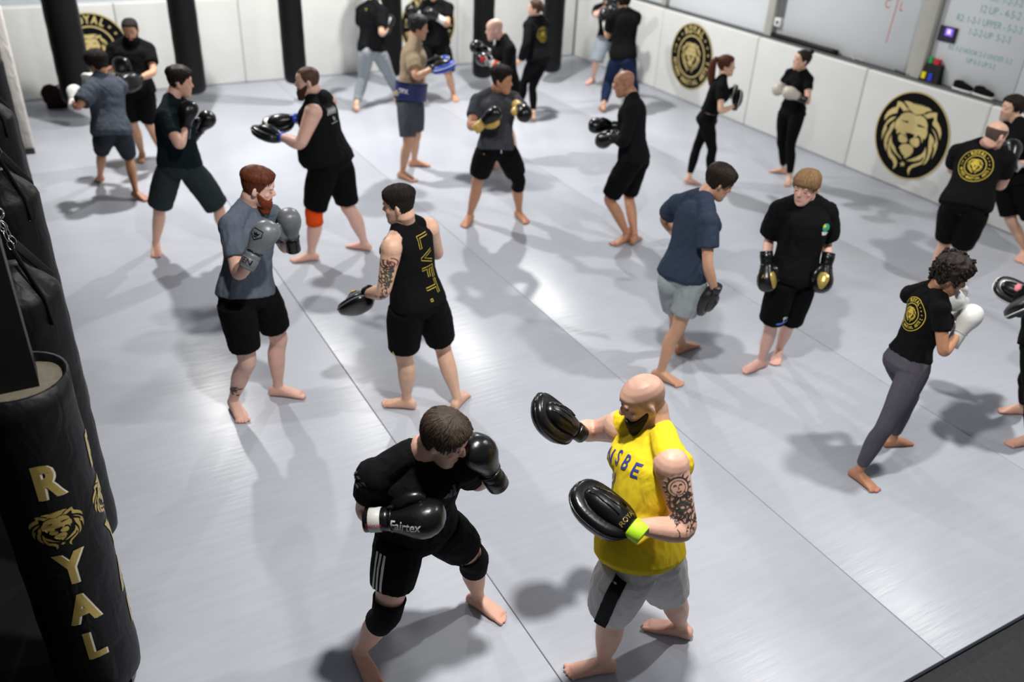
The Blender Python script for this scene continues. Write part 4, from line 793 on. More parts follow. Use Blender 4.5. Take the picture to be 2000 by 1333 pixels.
def focus_mitt(g, side, mt):
    w0 = getattr(g, side+'w'); d = unit(getattr(g, side+'g')-w0); h = mt.get('face', (1, 0, -.3)); nn = g.fS*h[0]+g.latS*h[1]+EZ*h[2]; z = unit(nn-d*(nn@d)); y = np.cross(z, d); s = g.s*mt.get('size', 1.)
    o = w0; root = empty('focus_mitt', o, mt['label'], 'focus mitt', mt.get('group'))
    m = mt['mat']; th = np.linspace(0, 2*PI, 28, endpoint=False); cs = np.sign(np.cos(th))*np.abs(np.cos(th))**.8; sn = np.sign(np.sin(th))*np.abs(np.sin(th))**.8
    def pad_ring(k, zz): return np.array([w0+(d*(.115+.135*k*c)+y*.098*k*q+z*(zz-.35*(.135*k*c)**2*6*.3))*s for c, q in zip(cs, sn)])
    V, F = loft([pad_ring(.55, .006), pad_ring(.86, .004), pad_ring(.97, .014), pad_ring(1.0, .032), pad_ring(.985, .052), pad_ring(.90, .070), pad_ring(.70, .080), pad_ring(.35, .085)]); pad = new_obj('pad', V, F, mt.get('pmat', m), root, True, o)
    V, F = tube([p for p in list(pad_ring(1.004, .036))+[pad_ring(1.004, .036)[0]]], .005*s, 8, z); new_obj('rim', V, F, mt.get('rmat', m), pad, True, o)
    R = [ering(w0+(d*x+z*.004)*s, y, z, a*s, b*s, 18, .9) for x, a, b in ((-.015, .040, .036), (.02, .046, .042), (.07, .055, .050), (.12, .056, .050), (.16, .050, .042), (.19, .036, .028), (.205, .015, .012))]
    V, F = loft(R); hc = new_obj('hand_cover', V, F, mt.get('hmat', m), root, True, o)
    for k in (-.027, 0, .027):
        V, F = tube([w0+(d*x+y*k*(1 if x < .15 else .7)-z*q)*s for x, q in ((.05, .040), (.09, .0475), (.13, .045), (.165, .034), (.19, .022))], .0028*s, 6, y); new_obj('finger_seam', V, F, m, hc, True, o)
    R = [ering(w0+d*x*s, y, z, a*s, a*.95*s, 18) for x, a in ((-.06, .038), (-.058, .0405), (-.01, .043), (-.005, .041))]; V, F = loft(R); new_obj('wrist_strap', V, F, mt.get('smat', m), root, True, o)
    if mt.get('text'):
        bv = BVHTree.FromPolygons([tuple(np.array(v.co)+o) for v in hc.data.vertices], [tuple(p.vertices) for p in hc.data.polygons])
        n_ = EZ+g.latS*.7; n_ = unit(n_-d*(n_@d)); project('mitt_print', text2d(mt['text'], .026*s, .006), w0+d*.022*s, np.cross(d, n_), d, n_, bv, GOLDF, hc, 1, .002, .02, o)
    if mt.get('patch'):
        V, F = loft([ering(w0+(d*x-z*q)*s, y, d, a*s, .02*s, 16, .7) for x, q, a in ((.10, .047, .035), (.10, .056, .03))]); new_obj('patch', V, F, mt['patch'], hc, True, o)
    return root
def decal(g, out, where, VF, t, lat, scale, m, name, root, rot=0., bv='shirt', upv=None, mx=.02, lift=.003):
    c, la, f = tor_frame(g, t); k = min(1, max(0, t)); n = f if where == 'front' else -f if where == 'back' else la if where == 'left' else -la
    ax = np.cross(g.up, n); ay = g.up; V, F = VF
    if rot: V = V@np.array([[math.cos(rot), -math.sin(rot)], [math.sin(rot), math.cos(rot)]]).T
    return project(name, (V, F), c+(la*lat if where in ('front', 'back') else f*lat), ax, ay, n, out[bv], m, root, scale, lift, mx, g.off)
def person(key, label, sp):
    g = make_fig(key, sp); root = empty('person', g.off, label, 'person'); vox = sp.get('vox', .011)
    me = build_body(g, vox); bvh = BVHTree.FromPolygons([tuple(v) for v in mverts(me)], [tuple(p.vertices) for p in me.polygons])
    shift(me, g.off); body = mesh_obj('body', me, mat('skin', (.6, .4, .3, 1), .48, .07, 24, .06, 260, vcol=True, sss=.12, spec=.45), root)
    out = clothing(g, root, vox); out['body'] = bvh; g.out = out; g.root = root
    h = sp.get('hair')
    if h:
        hm = mat('hair_'+h['name'], h['col'], .5, .25, 90, .35, 180, spec=.22, stretch=(1, 1, .35)); V, F = hair_mesh(g, **h.get('k', {}))
        ob = new_obj('hair', V, F, hm, root, True, g.off)
        if h.get('strands'): new_obj('hair_strands', *hair_strands(g, n=h['strands'], **h.get('k', {})), hm, ob, True, g.off)
        for nm, VF in h.get('extra', lambda g: [])(g): new_obj(nm, *VF, hm, ob, True, g.off)
    b = sp.get('beard')
    if b:
        V, F = beard_mesh(g, **b.get('k', {})); new_obj('beard', V, F, mat('hair_'+b['name'], b['col'], .7, .3, 90, .5, 180, spec=.2), root, True, g.off)
    if sp.get('face', True): face_bits(g, root, sp)
    for sd, gl in sp.get('gloves', {}).items(): boxing_glove(g, root, sd, gl)
    for sd, mt in sp.get('mitts', {}).items(): focus_mitt(g, sd, mt)
    if sp.get('post'): sp['post'](g, root, out)
    return g
# ------------------------------------------------------------------ the cast
FAIR = rgb(220, 174, 152); PINK = rgb(226, 182, 164); LIGHT = rgb(220, 178, 152); OLIVE = rgb(202, 154, 124); TAN = rgb(188, 136, 104); BROWN = rgb(186, 134, 102)
CB = cloth('black', rgb(14, 14, 16)); CB2 = cloth('black_soft', rgb(17, 18, 20), .6); CK = cloth('black_shorts', rgb(10, 10, 12), .55)
LB = leather('black', rgb(14, 14, 16), .28); LW = leather('white', rgb(224, 224, 220), .4); LG = leather('gold', rgb(196, 164, 84), .35); LGR = leather('grey', rgb(104, 108, 112), .35); LBL = leather('blue', rgb(30, 70, 190), .35); LBEI = leather('beige', rgb(196, 190, 178), .45)
NEON = leather('neon', rgb(190, 240, 40), .6); YEL = leather('yellow', rgb(225, 190, 30), .4); REDL = leather('red', rgb(200, 50, 60), .4); ORL = leather('orange', rgb(235, 90, 40), .4)
WP = mat('white_print', rgb(225, 225, 222), .6); BLUEP = mat('blue_print', rgb(52, 62, 140), .6); YP = mat('yellow_print', rgb(214, 190, 70), .6); GREYP = mat('dark_grey_print', rgb(52, 52, 56), .5); INK = mat('tattoo_ink', rgb(62, 52, 52), .55); INKR = mat('tattoo_red', rgb(128, 62, 66), .55); INKG = mat('tattoo_green', rgb(72, 76, 64), .55); KP = mat('jet_print', rgb(9, 9, 12), .8, spec=.15); GRN = mat('green_print', rgb(50, 160, 120), .6); PINKP = mat('pink_print', rgb(220, 90, 190), .6)
REDP = mat('red_print', rgb(190, 40, 48), .5)
def hair(name, col, strands=150, **k): return dict(name=name, col=col, k=k, strands=strands)
DBR = rgb(40, 30, 25); BLKH = rgb(16, 14, 14)
def tee(m, **k): return dict(dict(kind='tee', mat=m, name='tshirt'), **k)
def shorts(m, **k): return dict(dict(kind='shorts', mat=m, name='shorts'), **k)
def G(m, **k): return dict(dict(mat=m), **k)
def scribble(seed, n, w, h, sw):
    R = random.Random(seed); out = []
    for i in range(n):
        x, y, a = R.uniform(-w, w), R.uniform(-h, h), R.uniform(0, 6.28); P = []; da = R.uniform(-.5, .5)
        for k in range(7):
            P.append((x, y)); x += math.cos(a)*w*.13; y += math.sin(a)*w*.13; a += da
        out.append(stroke2d(P, sw*R.uniform(.7, 1.3)))
        for k in (2, 4): out.append(stroke2d([P[k], (P[k][0]+math.cos(a+1.4)*w*.16, P[k][1]+math.sin(a+1.4)*w*.16)], sw))
    return merge2d(out)
def arm_decal(g, side, VF, t, nrm, scale, m, name, lift=.0018):
    a, b, c = [getattr(g, side+q) for q in 'sew']; p = limb_pt(a, b, c, t); ax_ = unit(limb_pt(a, b, c, t+.05)-limb_pt(a, b, c, t-.05)); ay = -ax_
    n = np.array(nrm, float); n = unit(n-ax_*(n@ax_)); ax = np.cross(ay, n)
    o = project(name, VF, p, ax, ay, n, g.out['body'], m, g.root, scale, lift, .02, g.off); o['kind'] = 'stuff'; return o
def leg_decal(g, side, VF, t, nrm, scale, m, name, bv='body', lift=.003, shiftv=(0, 0)):
    a, b, c = [getattr(g, side+q) for q in 'hka']; p = limb_pt(a, b, c, t); ax_ = unit(limb_pt(a, b, c, t+.05)-limb_pt(a, b, c, t-.05)); ay = -ax_
    n = np.array(nrm, float); n = unit(n-ax_*(n@ax_)); ax = np.cross(ay, n)
    o = project(name, VF, p+ax*shiftv[0]+ay*shiftv[1], ax, ay, n, g.out[bv], m, g.root, scale, lift, .02, g.off)
    if name == 'tattoo' and o: o['kind'] = 'stuff'
    return o
def ring_back(t=.66, sc=.125, m=None, lat=0.):
    def f(g, root, out):
        gd, dk = ring_emblem(); decal(g, out, 'back', gd, t, lat, sc, m or YP, 'back_print', root)
        decal(g, out, 'back', dk, t, lat, sc, KP, 'back_print_detail', root, lift=.005)
    return f
FRONT_TXT = ((.12, .0, .05), (.25, 0, 1))

# --- the pair nearest the camera
def fx_post(g, root, out):
    lat = -g.latH
    for k in (-1, 0, 1): leg_decal(g, 'r', poly2d([(-.006+k*.022, -.10), (.006+k*.022, -.10), (.006+k*.022, .10), (-.006+k*.022, .10)]), .36, lat*1.0+g.fH*.5, 1, WP, 'stripe', 'bottom', .004)
    for k in range(3): decal(g, out, 'front', poly2d([(-.03+k*.022, -.025), (-.014+k*.022, -.025), (.0+k*.012, .0+k*.012), (-.012+k*.012, .004+k*.012)]), .80, .10, 1, GREYP, 'chest_logo', root)
    grid = merge2d([poly2d([(i*.022+j*.006, j*.02), (i*.022+.012+j*.006, j*.02+.002), (i*.022+.014+j*.006, j*.02+.014), (i*.022+.002+j*.006, j*.02+.012)]) for i in range(3) for j in range(4)])
    a = g.rs; ax_ = unit(g.re-g.rs); n = unit(-g.latS*1.0-g.fS*.2+EZ*.8); n = unit(n-ax_*(n@ax_)); ay = -ax_; ax = np.cross(ay, n)
    project('sleeve_print', grid, a+ax_*.04, ax, ay, n, out['shirt'], mat('sheen_print', rgb(88, 88, 92), .4), root, 1, .003, .02, g.off)
    leg_decal(g, 'l', stroke2d([(-.02, 0), (0, .012), (.02, 0)], .010), .62, g.latH+g.fH*.4, 1, WP, 'shorts_logo', 'bottom', .004)
gt = [(text2d('Fairtex', .058, .012, .8, 'CENTER', .3), (.075, 0, 0), (.0, .25, 1), 1, WP, (0, 1, 0)), (text2d('Fairtex', .03, .004, .8), (-.042, 0, 0), (0, .25, 1), 1, mat('red_print', rgb(190, 40, 48), .5), (0, 1, 0))]
LSTR = leather('white_strap', rgb(196, 194, 190), .5)
person('fairtex', 'man in all black with two knee sleeves and black boxing gloves, crouching forward', dict(skin=FAIR, vox=0.006, m=1.12, w=1.08, stub=.3, top=tee(CB, pad=.012, sleeve=.52, spad=.018, hem=.02, flare=.012), bottom=shorts(CK, end=.60, pend=.026), knee=dict(l=('black', rgb(12, 12, 14)), r=('black', rgb(12, 12, 14))), hair=hair('brown', rgb(58, 48, 40), 320, thick=.010, top=.022, lump=.003, freq=70, streak=.003),
    gloves=dict(r=G(LB, strap=LSTR, size=1.12, panel=gt, hint=(.2, .5, 1)), l=G(LB, strap=LB, size=1.08, hint=(-.6, -.6, .2))), post=fx_post))
def yl_post(g, root, out):
    arc = []
    for i, ch in enumerate('NSBE'):
        V, F = text2d(ch, .085, .018, .9); arc.append((V+np.array([-.10+.066*i, -.006*(i-1.5)**2]), F))
    decal(g, out, 'front', merge2d(arc), .82, .03, 1., BLUEP, 'chest_lettering', root)
    fig_ = merge2d([disc2d(.014, 14, (0, .05)), poly2d([(-.02, .03), (.02, .03), (.015, -.03), (.03, -.09), (.012, -.09), (0, -.04), (-.015, -.09), (-.03, -.085), (-.012, -.02)]), stroke2d([(.01, .02), (.05, .05), (.06, .09)], .012), stroke2d([(-.01, .02), (-.04, 0), (-.03, -.03)], .012)])
    decal(g, out, 'front', fig_, .52, .0, 1.0, BLUEP, 'chest_figure', root)
    n = g.latS+g.fS*.35-.2*g.up
    sun = merge2d([disc2d(.045, 28, r0=.040), disc2d(.031, 24, r0=.0285), stroke2d([(-.018, .008), (-.010, .012), (-.004, .008)], .004), stroke2d([(.018, .008), (.010, .012), (.004, .008)], .004), stroke2d([(0, .004), (.003, -.006), (-.002, -.007)], .003), stroke2d([(-.010, -.016), (0, -.020), (.010, -.016)], .004)]+[poly2d([(.046*math.sin(a-.1), .046*math.cos(a-.1)), (.046*math.sin(a+.1), .046*math.cos(a+.1)), (.066*math.sin(a), .066*math.cos(a))]) for a in np.linspace(.6, 5.7, 13)])
    arm_decal(g, 'l', sun, .28, n, 1, INK, 'tattoo'); arm_decal(g, 'l', scribble(3, 64, .050, .065, .0032), .64, n, 1, INK, 'tattoo')
    arm_decal(g, 'l', merge2d([stroke2d([(-.03, 0), (0, .022), (.03, 0)], .008), disc2d(.016, 16, (0, -.004), .009), stroke2d([(-.035, -.012), (0, -.022), (.035, -.012)], .006)]), .56, n, 1, INKG, 'tattoo', .0024)
    leg_decal(g, 'l', poly2d([(-.028, -.18), (.028, -.18), (.028, .20), (-.028, .20)]), .42, g.latH*1.0-g.fH*.35, 1, KP, 'side_stripe', 'bottom', .016)
    leg_decal(g, 'l', poly2d([(-.026, .004), (-.018, -.007), (-.006, -.005), (.026, .007), (-.004, .001), (-.014, .0)]), .82, g.latH*.75+g.fH*.75, 1, KP, 'shorts_logo', 'bottom', .004)
yl = dict(mat=LB, hmat=LB, smat=NEON)
g_y = person('yellow', 'bald bearded man in yellow sleeveless shirt and light grey shorts, holding up mitts', dict(skin=FAIR, vox=0.006, m=1.2, w=1.12, belly=.05, stub=.55, scalp=.35, stubcol=rgb(66, 50, 44), beard=dict(name='black', col=rgb(30, 24, 22), k=dict(thick=.009)),
    top=dict(kind='tank', strap=.90, mat=cloth('yellow', rgb(232, 202, 44), .5, .04), pad=.014, hem=-.06, flare=.03, name='sleeveless_shirt'), bottom=shorts(cloth('light_grey', rgb(206, 202, 200), .6, .04), end=.90, pend=.045), bare='', brow=rgb(30, 24, 22), browname='black', lid=-.001,
    mitts=dict(r=dict(yl, label='black focus mitt held out at arm length by man in yellow shirt', face=(.9, -.4, .1), smat=LB), l=dict(yl, label='black ROYAL focus mitt with neon wrist wrap, held low before yellow shirt', text='ROYAL', face=(.35, -.7, -.6), size=1.08)), post=yl_post))
# --- second row
ven = [(text2d('VEN', .045, .006, 1.0), (-.042, 0, 0), (.1, -1, .35, 0), 1, KP, (1, 0, 0)), (merge2d([stroke2d([(-.03, .028), (.03, .028), (.034, -.005), (0, -.036), (-.034, -.005)], .006, True), poly2d([(-.02, .012), (-.005, .004), (0, .016), (.006, .004), (.02, .012), (.012, -.008), (-.012, -.008)]), poly2d([(-.014, -.012), (.014, -.012), (.008, -.018), (-.008, -.018)])]), (.12, 0, 0), (.1, -1, .35, 0), 1, KP, (1, 0, 0))]
def red_post(g, root, out): leg_decal(g, 'r', scribble(9, 16, .03, .045, .012), 1.66, -g.latH+g.fH*.3-.2*EZ, 1, INK, 'tattoo')
person('redbeard', 'red-bearded man in heather grey tee and black shorts with grey boxing gloves', dict(skin=PINK, vox=0.0068, m=1.06, beard=dict(name='ginger', col=rgb(112, 52, 26), k=dict(thick=.013)), hair=dict(strands=200, name='ginger_dark', col=rgb(92, 46, 26), k=dict(thick=.008, top=.022, style='fade', streak=.002)), brow=rgb(110, 60, 36), browname='ginger',
    top=tee(cloth('heather', rgb(92, 100, 112), .5, .12), pad=.013, sleeve=.62, spad=.018, hem=.01, flare=.020), bottom=shorts(CK, end=.74, pend=.032), gloves=dict(r=G(LGR, panel=ven, strap=LGR, hint=(-.3, .9, .3), pmat=LB), l=G(LGR, hint=(-.5, -.7, .2), cmat=LB, pmat=LB)), post=red_post))
def lv_post(g, root, out):
    P = []; 
    def outl(pts): P.append(stroke2d(pts, .006, True))
    outl([(-.05, .05), (-.032, .05), (-.032, -.032), (.05, -.032), (.05, -.05), (-.05, -.05)])
    L1 = P; rows = []
    def put(pts, cx): rows.append(stroke2d([(x*.9+cx, y*.95) for x, y in pts], .0042, True))
    put([(-.05, .05), (-.032, .05), (-.032, -.032), (.04, -.032), (.04, -.05), (-.05, -.05)], -.155)
    put([(-.05, .05), (-.03, .05), (0, -.02), (.03, .05), (.05, .05), (.008, -.05), (-.008, -.05)], -.052)
    put([(-.045, .05), (.045, .05), (.045, .032), (-.027, .032), (-.027, .01), (.03, .01), (.03, -.008), (-.027, -.008), (-.027, -.05), (-.045, -.05)], .052)
    put([(-.05, .05), (.05, .05), (.05, .032), (.009, .032), (.009, -.05), (-.009, -.05), (-.009, .032), (-.05, .032)], .15)
    rows.append(stroke2d([(.215, -.045), (.231, -.045), (.231, -.03), (.215, -.03)], .005, True))
    decal(g, out, 'back', merge2d(rows), .55, -.03, 1., YP, 'back_lettering', root, rot=-PI/2+.02)
    n = g.latS*.8-g.fS*.7
    rose = merge2d([stroke2d([(cx+r*math.cos(a0+q), cy+r*.8*math.sin(a0+q)) for q in np.linspace(0, 2.6, 8)], .006) for cx, cy, r, a0 in ((0, 0, .008, 0), (.003, .002, .016, 1.2), (-.003, -.002, .018, 3.6), (.008, -.004, .026, .2), (-.008, .004, .028, 2.4), (.0, -.008, .030, 4.4), (.012, .010, .034, 5.6), (-.014, -.006, .034, 3.2))])
    arm_decal(g, 'l', rose, .30, n, 1.1, INKR, 'tattoo'); arm_decal(g, 'l', scribble(8, 22, .034, .02, .004), .36, n, 1, INK, 'tattoo', .0022); arm_decal(g, 'l', scribble(5, 46, .034, .05, .006), .60, n, 1, INKG, 'tattoo', .0022); arm_decal(g, 'l', scribble(6, 24, .022, .06, .005), .97, n, 1, INK, 'tattoo')
    leg_decal(g, 'l', merge2d([poly2d([(-.012, 0), (0, .02), (.012, 0), (0, -.02)])]), .80, g.latH-.3*g.fH, 1, YP, 'shorts_logo', 'bottom', .004)
person('lvft', 'dark-haired man in black LVFT tank top with tattooed arm and grey mitt', dict(skin=LIGHT, vox=0.007, m=1.12, w=1.05, hair=hair('black', BLKH, thick=.014, top=.022, style='fade', streak=.002), stub=.3, bare='r',
    top=dict(kind='tank', mat=CB, strap=.60, pad=.012, hem=.0, flare=.014, name='tank_top'), bottom=shorts(CK, end=.84, pend=.042), mitts=dict(l=dict(mat=LB, hmat=LGR, rmat=LGR, smat=LB, patch=YEL, face=(.5, .2, -.7), label='black and grey focus mitt with yellow patch, worn by man in LVFT tank')), post=lv_post))
def bg_post(g, root, out):
    marks = merge2d([stroke2d([(-.085+.030*k, -.03), (-.075+.030*k, .03), (-.065+.030*k, -.02), (-.055+.030*k, .012)], .009) for k in range(5)]+[stroke2d([(-.02, -.05), (-.01, -.085), (.0, -.055), (.012, -.085)], .009), stroke2d([(-.05, -.105), (.05, -.100)], .004)])
    o = decal(g, out, 'back', marks, .82, .03, 1., WP, 'back_print', root); o['kind'] = 'stuff'
person('bigguy', 'big bearded man in black sleeveless hoodie with orange knee sleeve', dict(skin=PINK, vox=.0098, m=1.2, w=1.18, belly=.10, hair=dict(name='shaved_brown', col=rgb(84, 60, 46), k=dict(thick=.004, top=.005, style='recede')), beard=dict(name='brown_beard', col=rgb(70, 44, 32), k=dict(thick=.016)),
    top=dict(kind='tank', strap=.90, mat=CB2, pad=.016, hem=.0, flare=.02, hood=True, name='sleeveless_hoodie'), bottom=shorts(CK, end=.88, pend=.036), knee=dict(l=('orange', rgb(240, 84, 26))),
    mitts=dict(l=dict(mat=LB, smat=LBL, face=(.8, 0, -.5), label='black focus mitt with blue wrist strap, nearer to camera-side arm of big bearded man'), r=dict(mat=LB, smat=LBL, face=(.8, 0, -.5), label='black focus mitt with blue wrist strap, on far arm of big bearded man')), post=bg_post))
person('teal', 'dark-haired man in dark teal tee and long grey-green shorts, black gloves raised', dict(skin=FAIR, vox=.0098, hair=hair('darkbrown', rgb(36, 27, 22), thick=.014, top=.03, style='fade', lump=.004, freq=60, streak=.003), top=tee(cloth('teal', rgb(18, 30, 34), .5), pad=.012, sleeve=.6, hem=.02), bottom=shorts(cloth('greygreen', rgb(44, 52, 54), .5), end=.92, pend=.055), gloves=dict(r=G(LB, hint=(-.5, .6, .2)), l=G(LB, hint=(0, -.5, .8)))))
person('greyboy', 'black-haired boy in baggy grey tee with white boxing gloves, back turned', dict(skin=TAN, vox=.0105, hair=hair('black', BLKH, thick=.026, top=.034, lump=.007, freq=45, streak=.003), top=tee(cloth('grey', rgb(70, 76, 86), .8), pad=.03, sleeve=.75, spad=.045, hem=-.08, flare=.03, wr=.009), bottom=shorts(cloth('charcoal', rgb(40, 44, 50), .5), end=.88, pend=.03), gloves=dict(l=G(LW), r=G(LW))))
def bd_extra(g): return [('hair_bun', ellipsoid(hp_(g, -.115, 0, .06), g.hl, g.hu, g.hf, .03, .03, .028))]
person('bearded', 'man with black beard and tied-back hair in black tee, standing by wall emblem', dict(skin=OLIVE, vox=.011, w=1.05, hair=dict(name='black', col=BLKH, k=dict(thick=.008, top=.012), extra=bd_extra), beard=dict(name='black_beard', col=rgb(14, 12, 12), k=dict(thick=.017, low=.012)), top=tee(CB, pad=.02, sleeve=.62, spad=.034, hem=-.05), bottom=shorts(CK, end=.86, pend=.035),
    mitts=dict(l=dict(mat=LB, face=(.9, 0, -.2), label='black focus mitt, lower one held by bearded man at wall emblem'), r=dict(mat=LB, face=(.9, 0, -.2), label='black focus mitt, upper one held by bearded man at wall emblem'))))
person('sweatpants', 'man in black tee and light grey sweatpants seen from behind by hanging bag', dict(skin=LIGHT, vox=.0115, hair=hair('black', BLKH, thick=.012, top=.02), top=tee(CB2, pad=.022, sleeve=.7, spad=.035, hem=-.04), bottom=dict(kind='pants', name='sweatpants', mat=cloth('sweat', rgb(146, 152, 158), .7), end=1.84, pad=.02, pend=.02), gloves=dict(r=G(LB), l=G(LW)), post=lambda g, root, out: decal(g, out, 'back', stroke2d([(-.015, .015), (0, -.015), (.015, .015)], .006), .93, 0, 1, YP, 'back_print', root)))
def tan_post(g, root, out):
    R = [(lambda c, la, f: ering(c+f*.012, la, f, .197*g.s, .164*g.s, 30, .88))(*tor_frame(g, t)) for t in (-.08, -.05, .10, .24, .28)]
    V, F = loft(R); root2 = pad = new_obj('belly_pad', V, F, leather('navy_pad', rgb(24, 36, 92), .45), root, True, g.off)
    bv = BVHTree.FromPolygons([tuple(v) for v in V], F); c, la, f = tor_frame(g, .10); n = -la; ax = np.cross(g.up, n)
    project('pad_print', text2d('TPX', .07, .012, .9), c, ax, g.up, n, bv, WP, root2, 1, .003, .03, g.off)
    R = [(lambda c, la, f: ering(c+f*.012, la, f, .200*g.s, .167*g.s, 30, .88))(*tor_frame(g, t)) for t in (.24, .28)]
    V, F = loft(R, False); new_obj('belt', V, F, leather('navy_belt', rgb(16, 24, 66), .5), root2, True, g.off)
tm = dict(mat=LB, rmat=LW, pmat=LBL, smat=LB)
person('tan', 'grey-haired man in tan tee and grey shorts with blue-faced mitts', dict(skin=OLIVE, vox=.0105, hair=hair('greyblack', rgb(46, 44, 44), thick=.018, top=.03, lump=.006, freq=50), top=tee(cloth('tan', rgb(158, 140, 116), .6), pad=.02, sleeve=.66, spad=.032, hem=-.06), bottom=shorts(cloth('grey_shorts', rgb(72, 78, 84), .5), end=.86, pend=.035), bare='lr',
    mitts=dict(r=dict(tm, face=(.6, 0, -.8), label='black focus mitt with blue face and white rim, camera-side hand of tan-tee man'), l=dict(tm, face=(.6, .2, -.8), label='black focus mitt with blue face and white rim, far hand of tan-tee man')), post=tan_post))
person('behindtan', 'man in black tee and black shorts with white-wrapped wrists, half behind tan-tee man', dict(skin=OLIVE, vox=.0115, w=1.05, hair=hair('black', BLKH, thick=.014), top=tee(CB, pad=.02, sleeve=.62, spad=.03, hem=-.06), bottom=shorts(CK, end=.86, pend=.05), gloves=dict(l=G(LB, cmat=LW), r=G(LB, cmat=LW)), post=lambda g, root, out: decal(g, out, 'front', disc2d(.04, 20), .74, .08, 1, PINKP, 'chest_print', root)))
gp = [(merge2d([disc2d(.026, 20, r0=.018), stroke2d([(-.04, .0), (-.02, .02), (.02, -.02), (.04, 0)], .008)]), (.10, 0, 0), (0, .2, 1), 1, GOLDF, (1, 0, 0))]
person('fit', 'black-haired man in sweat-soaked grey tee with black and gold gloves and one knee sleeve', dict(skin=TAN, vox=.0098, m=1.06, hair=hair('black', BLKH, thick=.010, top=.036, style='fade', lump=.005, freq=60), top=tee(cloth('dark_heather', rgb(66, 68, 74), .6, .25), pad=.013, sleeve=.62, hem=-.02), bottom=shorts(CK, end=.72, pend=.035), knee=dict(l=('black', rgb(12, 12, 14))), gloves=dict(r=G(LB, cmat=LG, tmat=LG, strap=LG, panel=gp, hint=(.2, .8, .6)), l=G(LB, cmat=LG, tmat=LG, panel=gp)), post=lambda g, root, out: decal(g, out, 'front', stroke2d([(0, .04), (.004, 0), (.012, -.05)], .008), .02, 0, 1, WP, 'drawstring', root, bv='bottom')))
person('olderbald', 'bald man in black long-sleeve top with red-marked black glove, beside hooded woman', dict(skin=PINK, vox=.0115, stub=.2, scalp=.15, stubcol=rgb(150, 130, 120), top=tee(CB2, pad=.014, sleeve=1.75, spad=.016, hem=-.02), bottom=shorts(CK, end=.84, pend=.035), gloves=dict(l=G(LB, cmat=LW, strap=ORL, label='black boxing glove with red and white graphic and orange strap', panel=[(merge2d([disc2d(.034, 16)]), (.14, 0, 0), (.2, 1, .2, 0), 1, REDP, (1, 0, 0)), (merge2d([stroke2d([(-.04, -.05), (-.02, -.02), (.02, -.03), (.045, .0)], .012), disc2d(.018, 14, (.0, -.06), .010)]), (.12, 0, 0), (.2, 1, .2, 0), 1, WP, (1, 0, 0))]), r=G(LB, cmat=LW))))
def claw(g):
    return [('hair_bun', ellipsoid(hp_(g, -.10, 0, .02), g.hl, g.hu, g.hf, .045, .05, .035)), ('hair_strand', tube([hp_(g, -.11, .01, .0), hp_(g, -.125, .02, -.04), hp_(g, -.11, .02, -.08)], [.02, .016, .006], 10))]
def hood_post(g, root, out):
    gd, dk = ring_emblem(); decal(g, out, 'back', gd, .62, 0, .10, YP, 'back_print', root)
person('hoodie', 'woman in black hoodie and black leggings with clipped-up brown hair', dict(skin=LIGHT, fem=True, vox=.011, hair=dict(name='brown2', col=rgb(70, 48, 36), k=dict(thick=.010, top=.014, lump=.003, freq=60), extra=claw), top=dict(kind='long', mat=CB2, pad=.026, sleeve=1.86, spad=.028, hem=-.06, flare=.02, hood=True, name='hoodie'), bottom=dict(kind='leggings', name='leggings', mat=cloth('leggings', rgb(13, 13, 15), .15)), tight=dict(leg=1.86), bare='lr', post=hood_post))
person('greyshorts', 'pale man in black tee and long grey shorts, half hidden behind navy-trousered man', dict(skin=PINK, vox=.012, hair=hair('brown3', rgb(60, 46, 38), thick=.01), top=tee(CB, pad=.02, sleeve=.6, hem=-.02), bottom=shorts(cloth('pale_shorts', rgb(142, 150, 160), .6), end=.96, pend=.06), gloves=dict(r=G(LB), l=G(LB))))
person('navypants', 'man in black tee and navy trousers seen from behind in far corner', dict(skin=OLIVE, vox=.0115, hair=hair('black', BLKH, thick=.018, top=.026), top=tee(CB, pad=.024, sleeve=.62, spad=.036, hem=-.08), bottom=dict(kind='pants', name='trousers', mat=cloth('navy', rgb(30, 42, 70), .6), end=1.86, pad=.02, pend=.022), gloves=dict(l=G(LB, cmat=LW), r=G(LB, cmat=LW))))
person('longsleeve', 'shaven-headed man in black long-sleeved shirt and black shorts, side on', dict(skin=BROWN, vox=.0098, stub=.1, scalp=.35, stubcol=rgb(70, 48, 38), top=tee(CB2, pad=.014, sleeve=1.80, spad=.016, hem=-.10, flare=.02, name='long_sleeved_shirt'), bottom=shorts(CK, end=.88, pend=.035), gloves=dict(l=G(LB, hint=(0, -.6, .8)), r=G(LB, hint=(0, .3, .9)))))
def pony(g): return [('ponytail', tube([hp_(g, -.085, 0, .06), hp_(g, -.125, 0, .075), hp_(g, -.155, 0, .03), hp_(g, -.16, .0, -.06), hp_(g, -.15, .005, -.15), hp_(g, -.135, .005, -.23), hp_(g, -.13, 0, -.27)], [.022, .028, .040, .046, .044, .032, .010], 16, g.hl)), ('hair_tie', tube([hp_(g, -.108, 0, .068), hp_(g, -.118, 0, .073)], .03, 14))]
person('ponytail', 'woman with auburn ponytail in cropped black tee and leggings', dict(skin=LIGHT, fem=True, vox=.0105, hair=dict(strands=160, name='auburn', col=rgb(84, 44, 28), k=dict(thick=.009, top=.013, streak=.002), extra=pony), top=tee(CB, pad=.014, sleeve=.5, spad=.02, hem=.24, flare=.02), bottom=dict(kind='leggings', name='leggings', mat=cloth('leggings', None), top=.22), tight=dict(leg=1.86), bare='lr',
    mitts=dict(r=dict(mat=LB, pmat=LB, rmat=LW, face=(.9, .3, .2), size=.85, label='black focus mitt with white rim, camera-side hand of ponytailed woman'), l=dict(mat=LB, rmat=LW, face=(.9, -.3, .2), size=.85, label='black focus mitt with white rim, far hand of ponytailed woman'))))
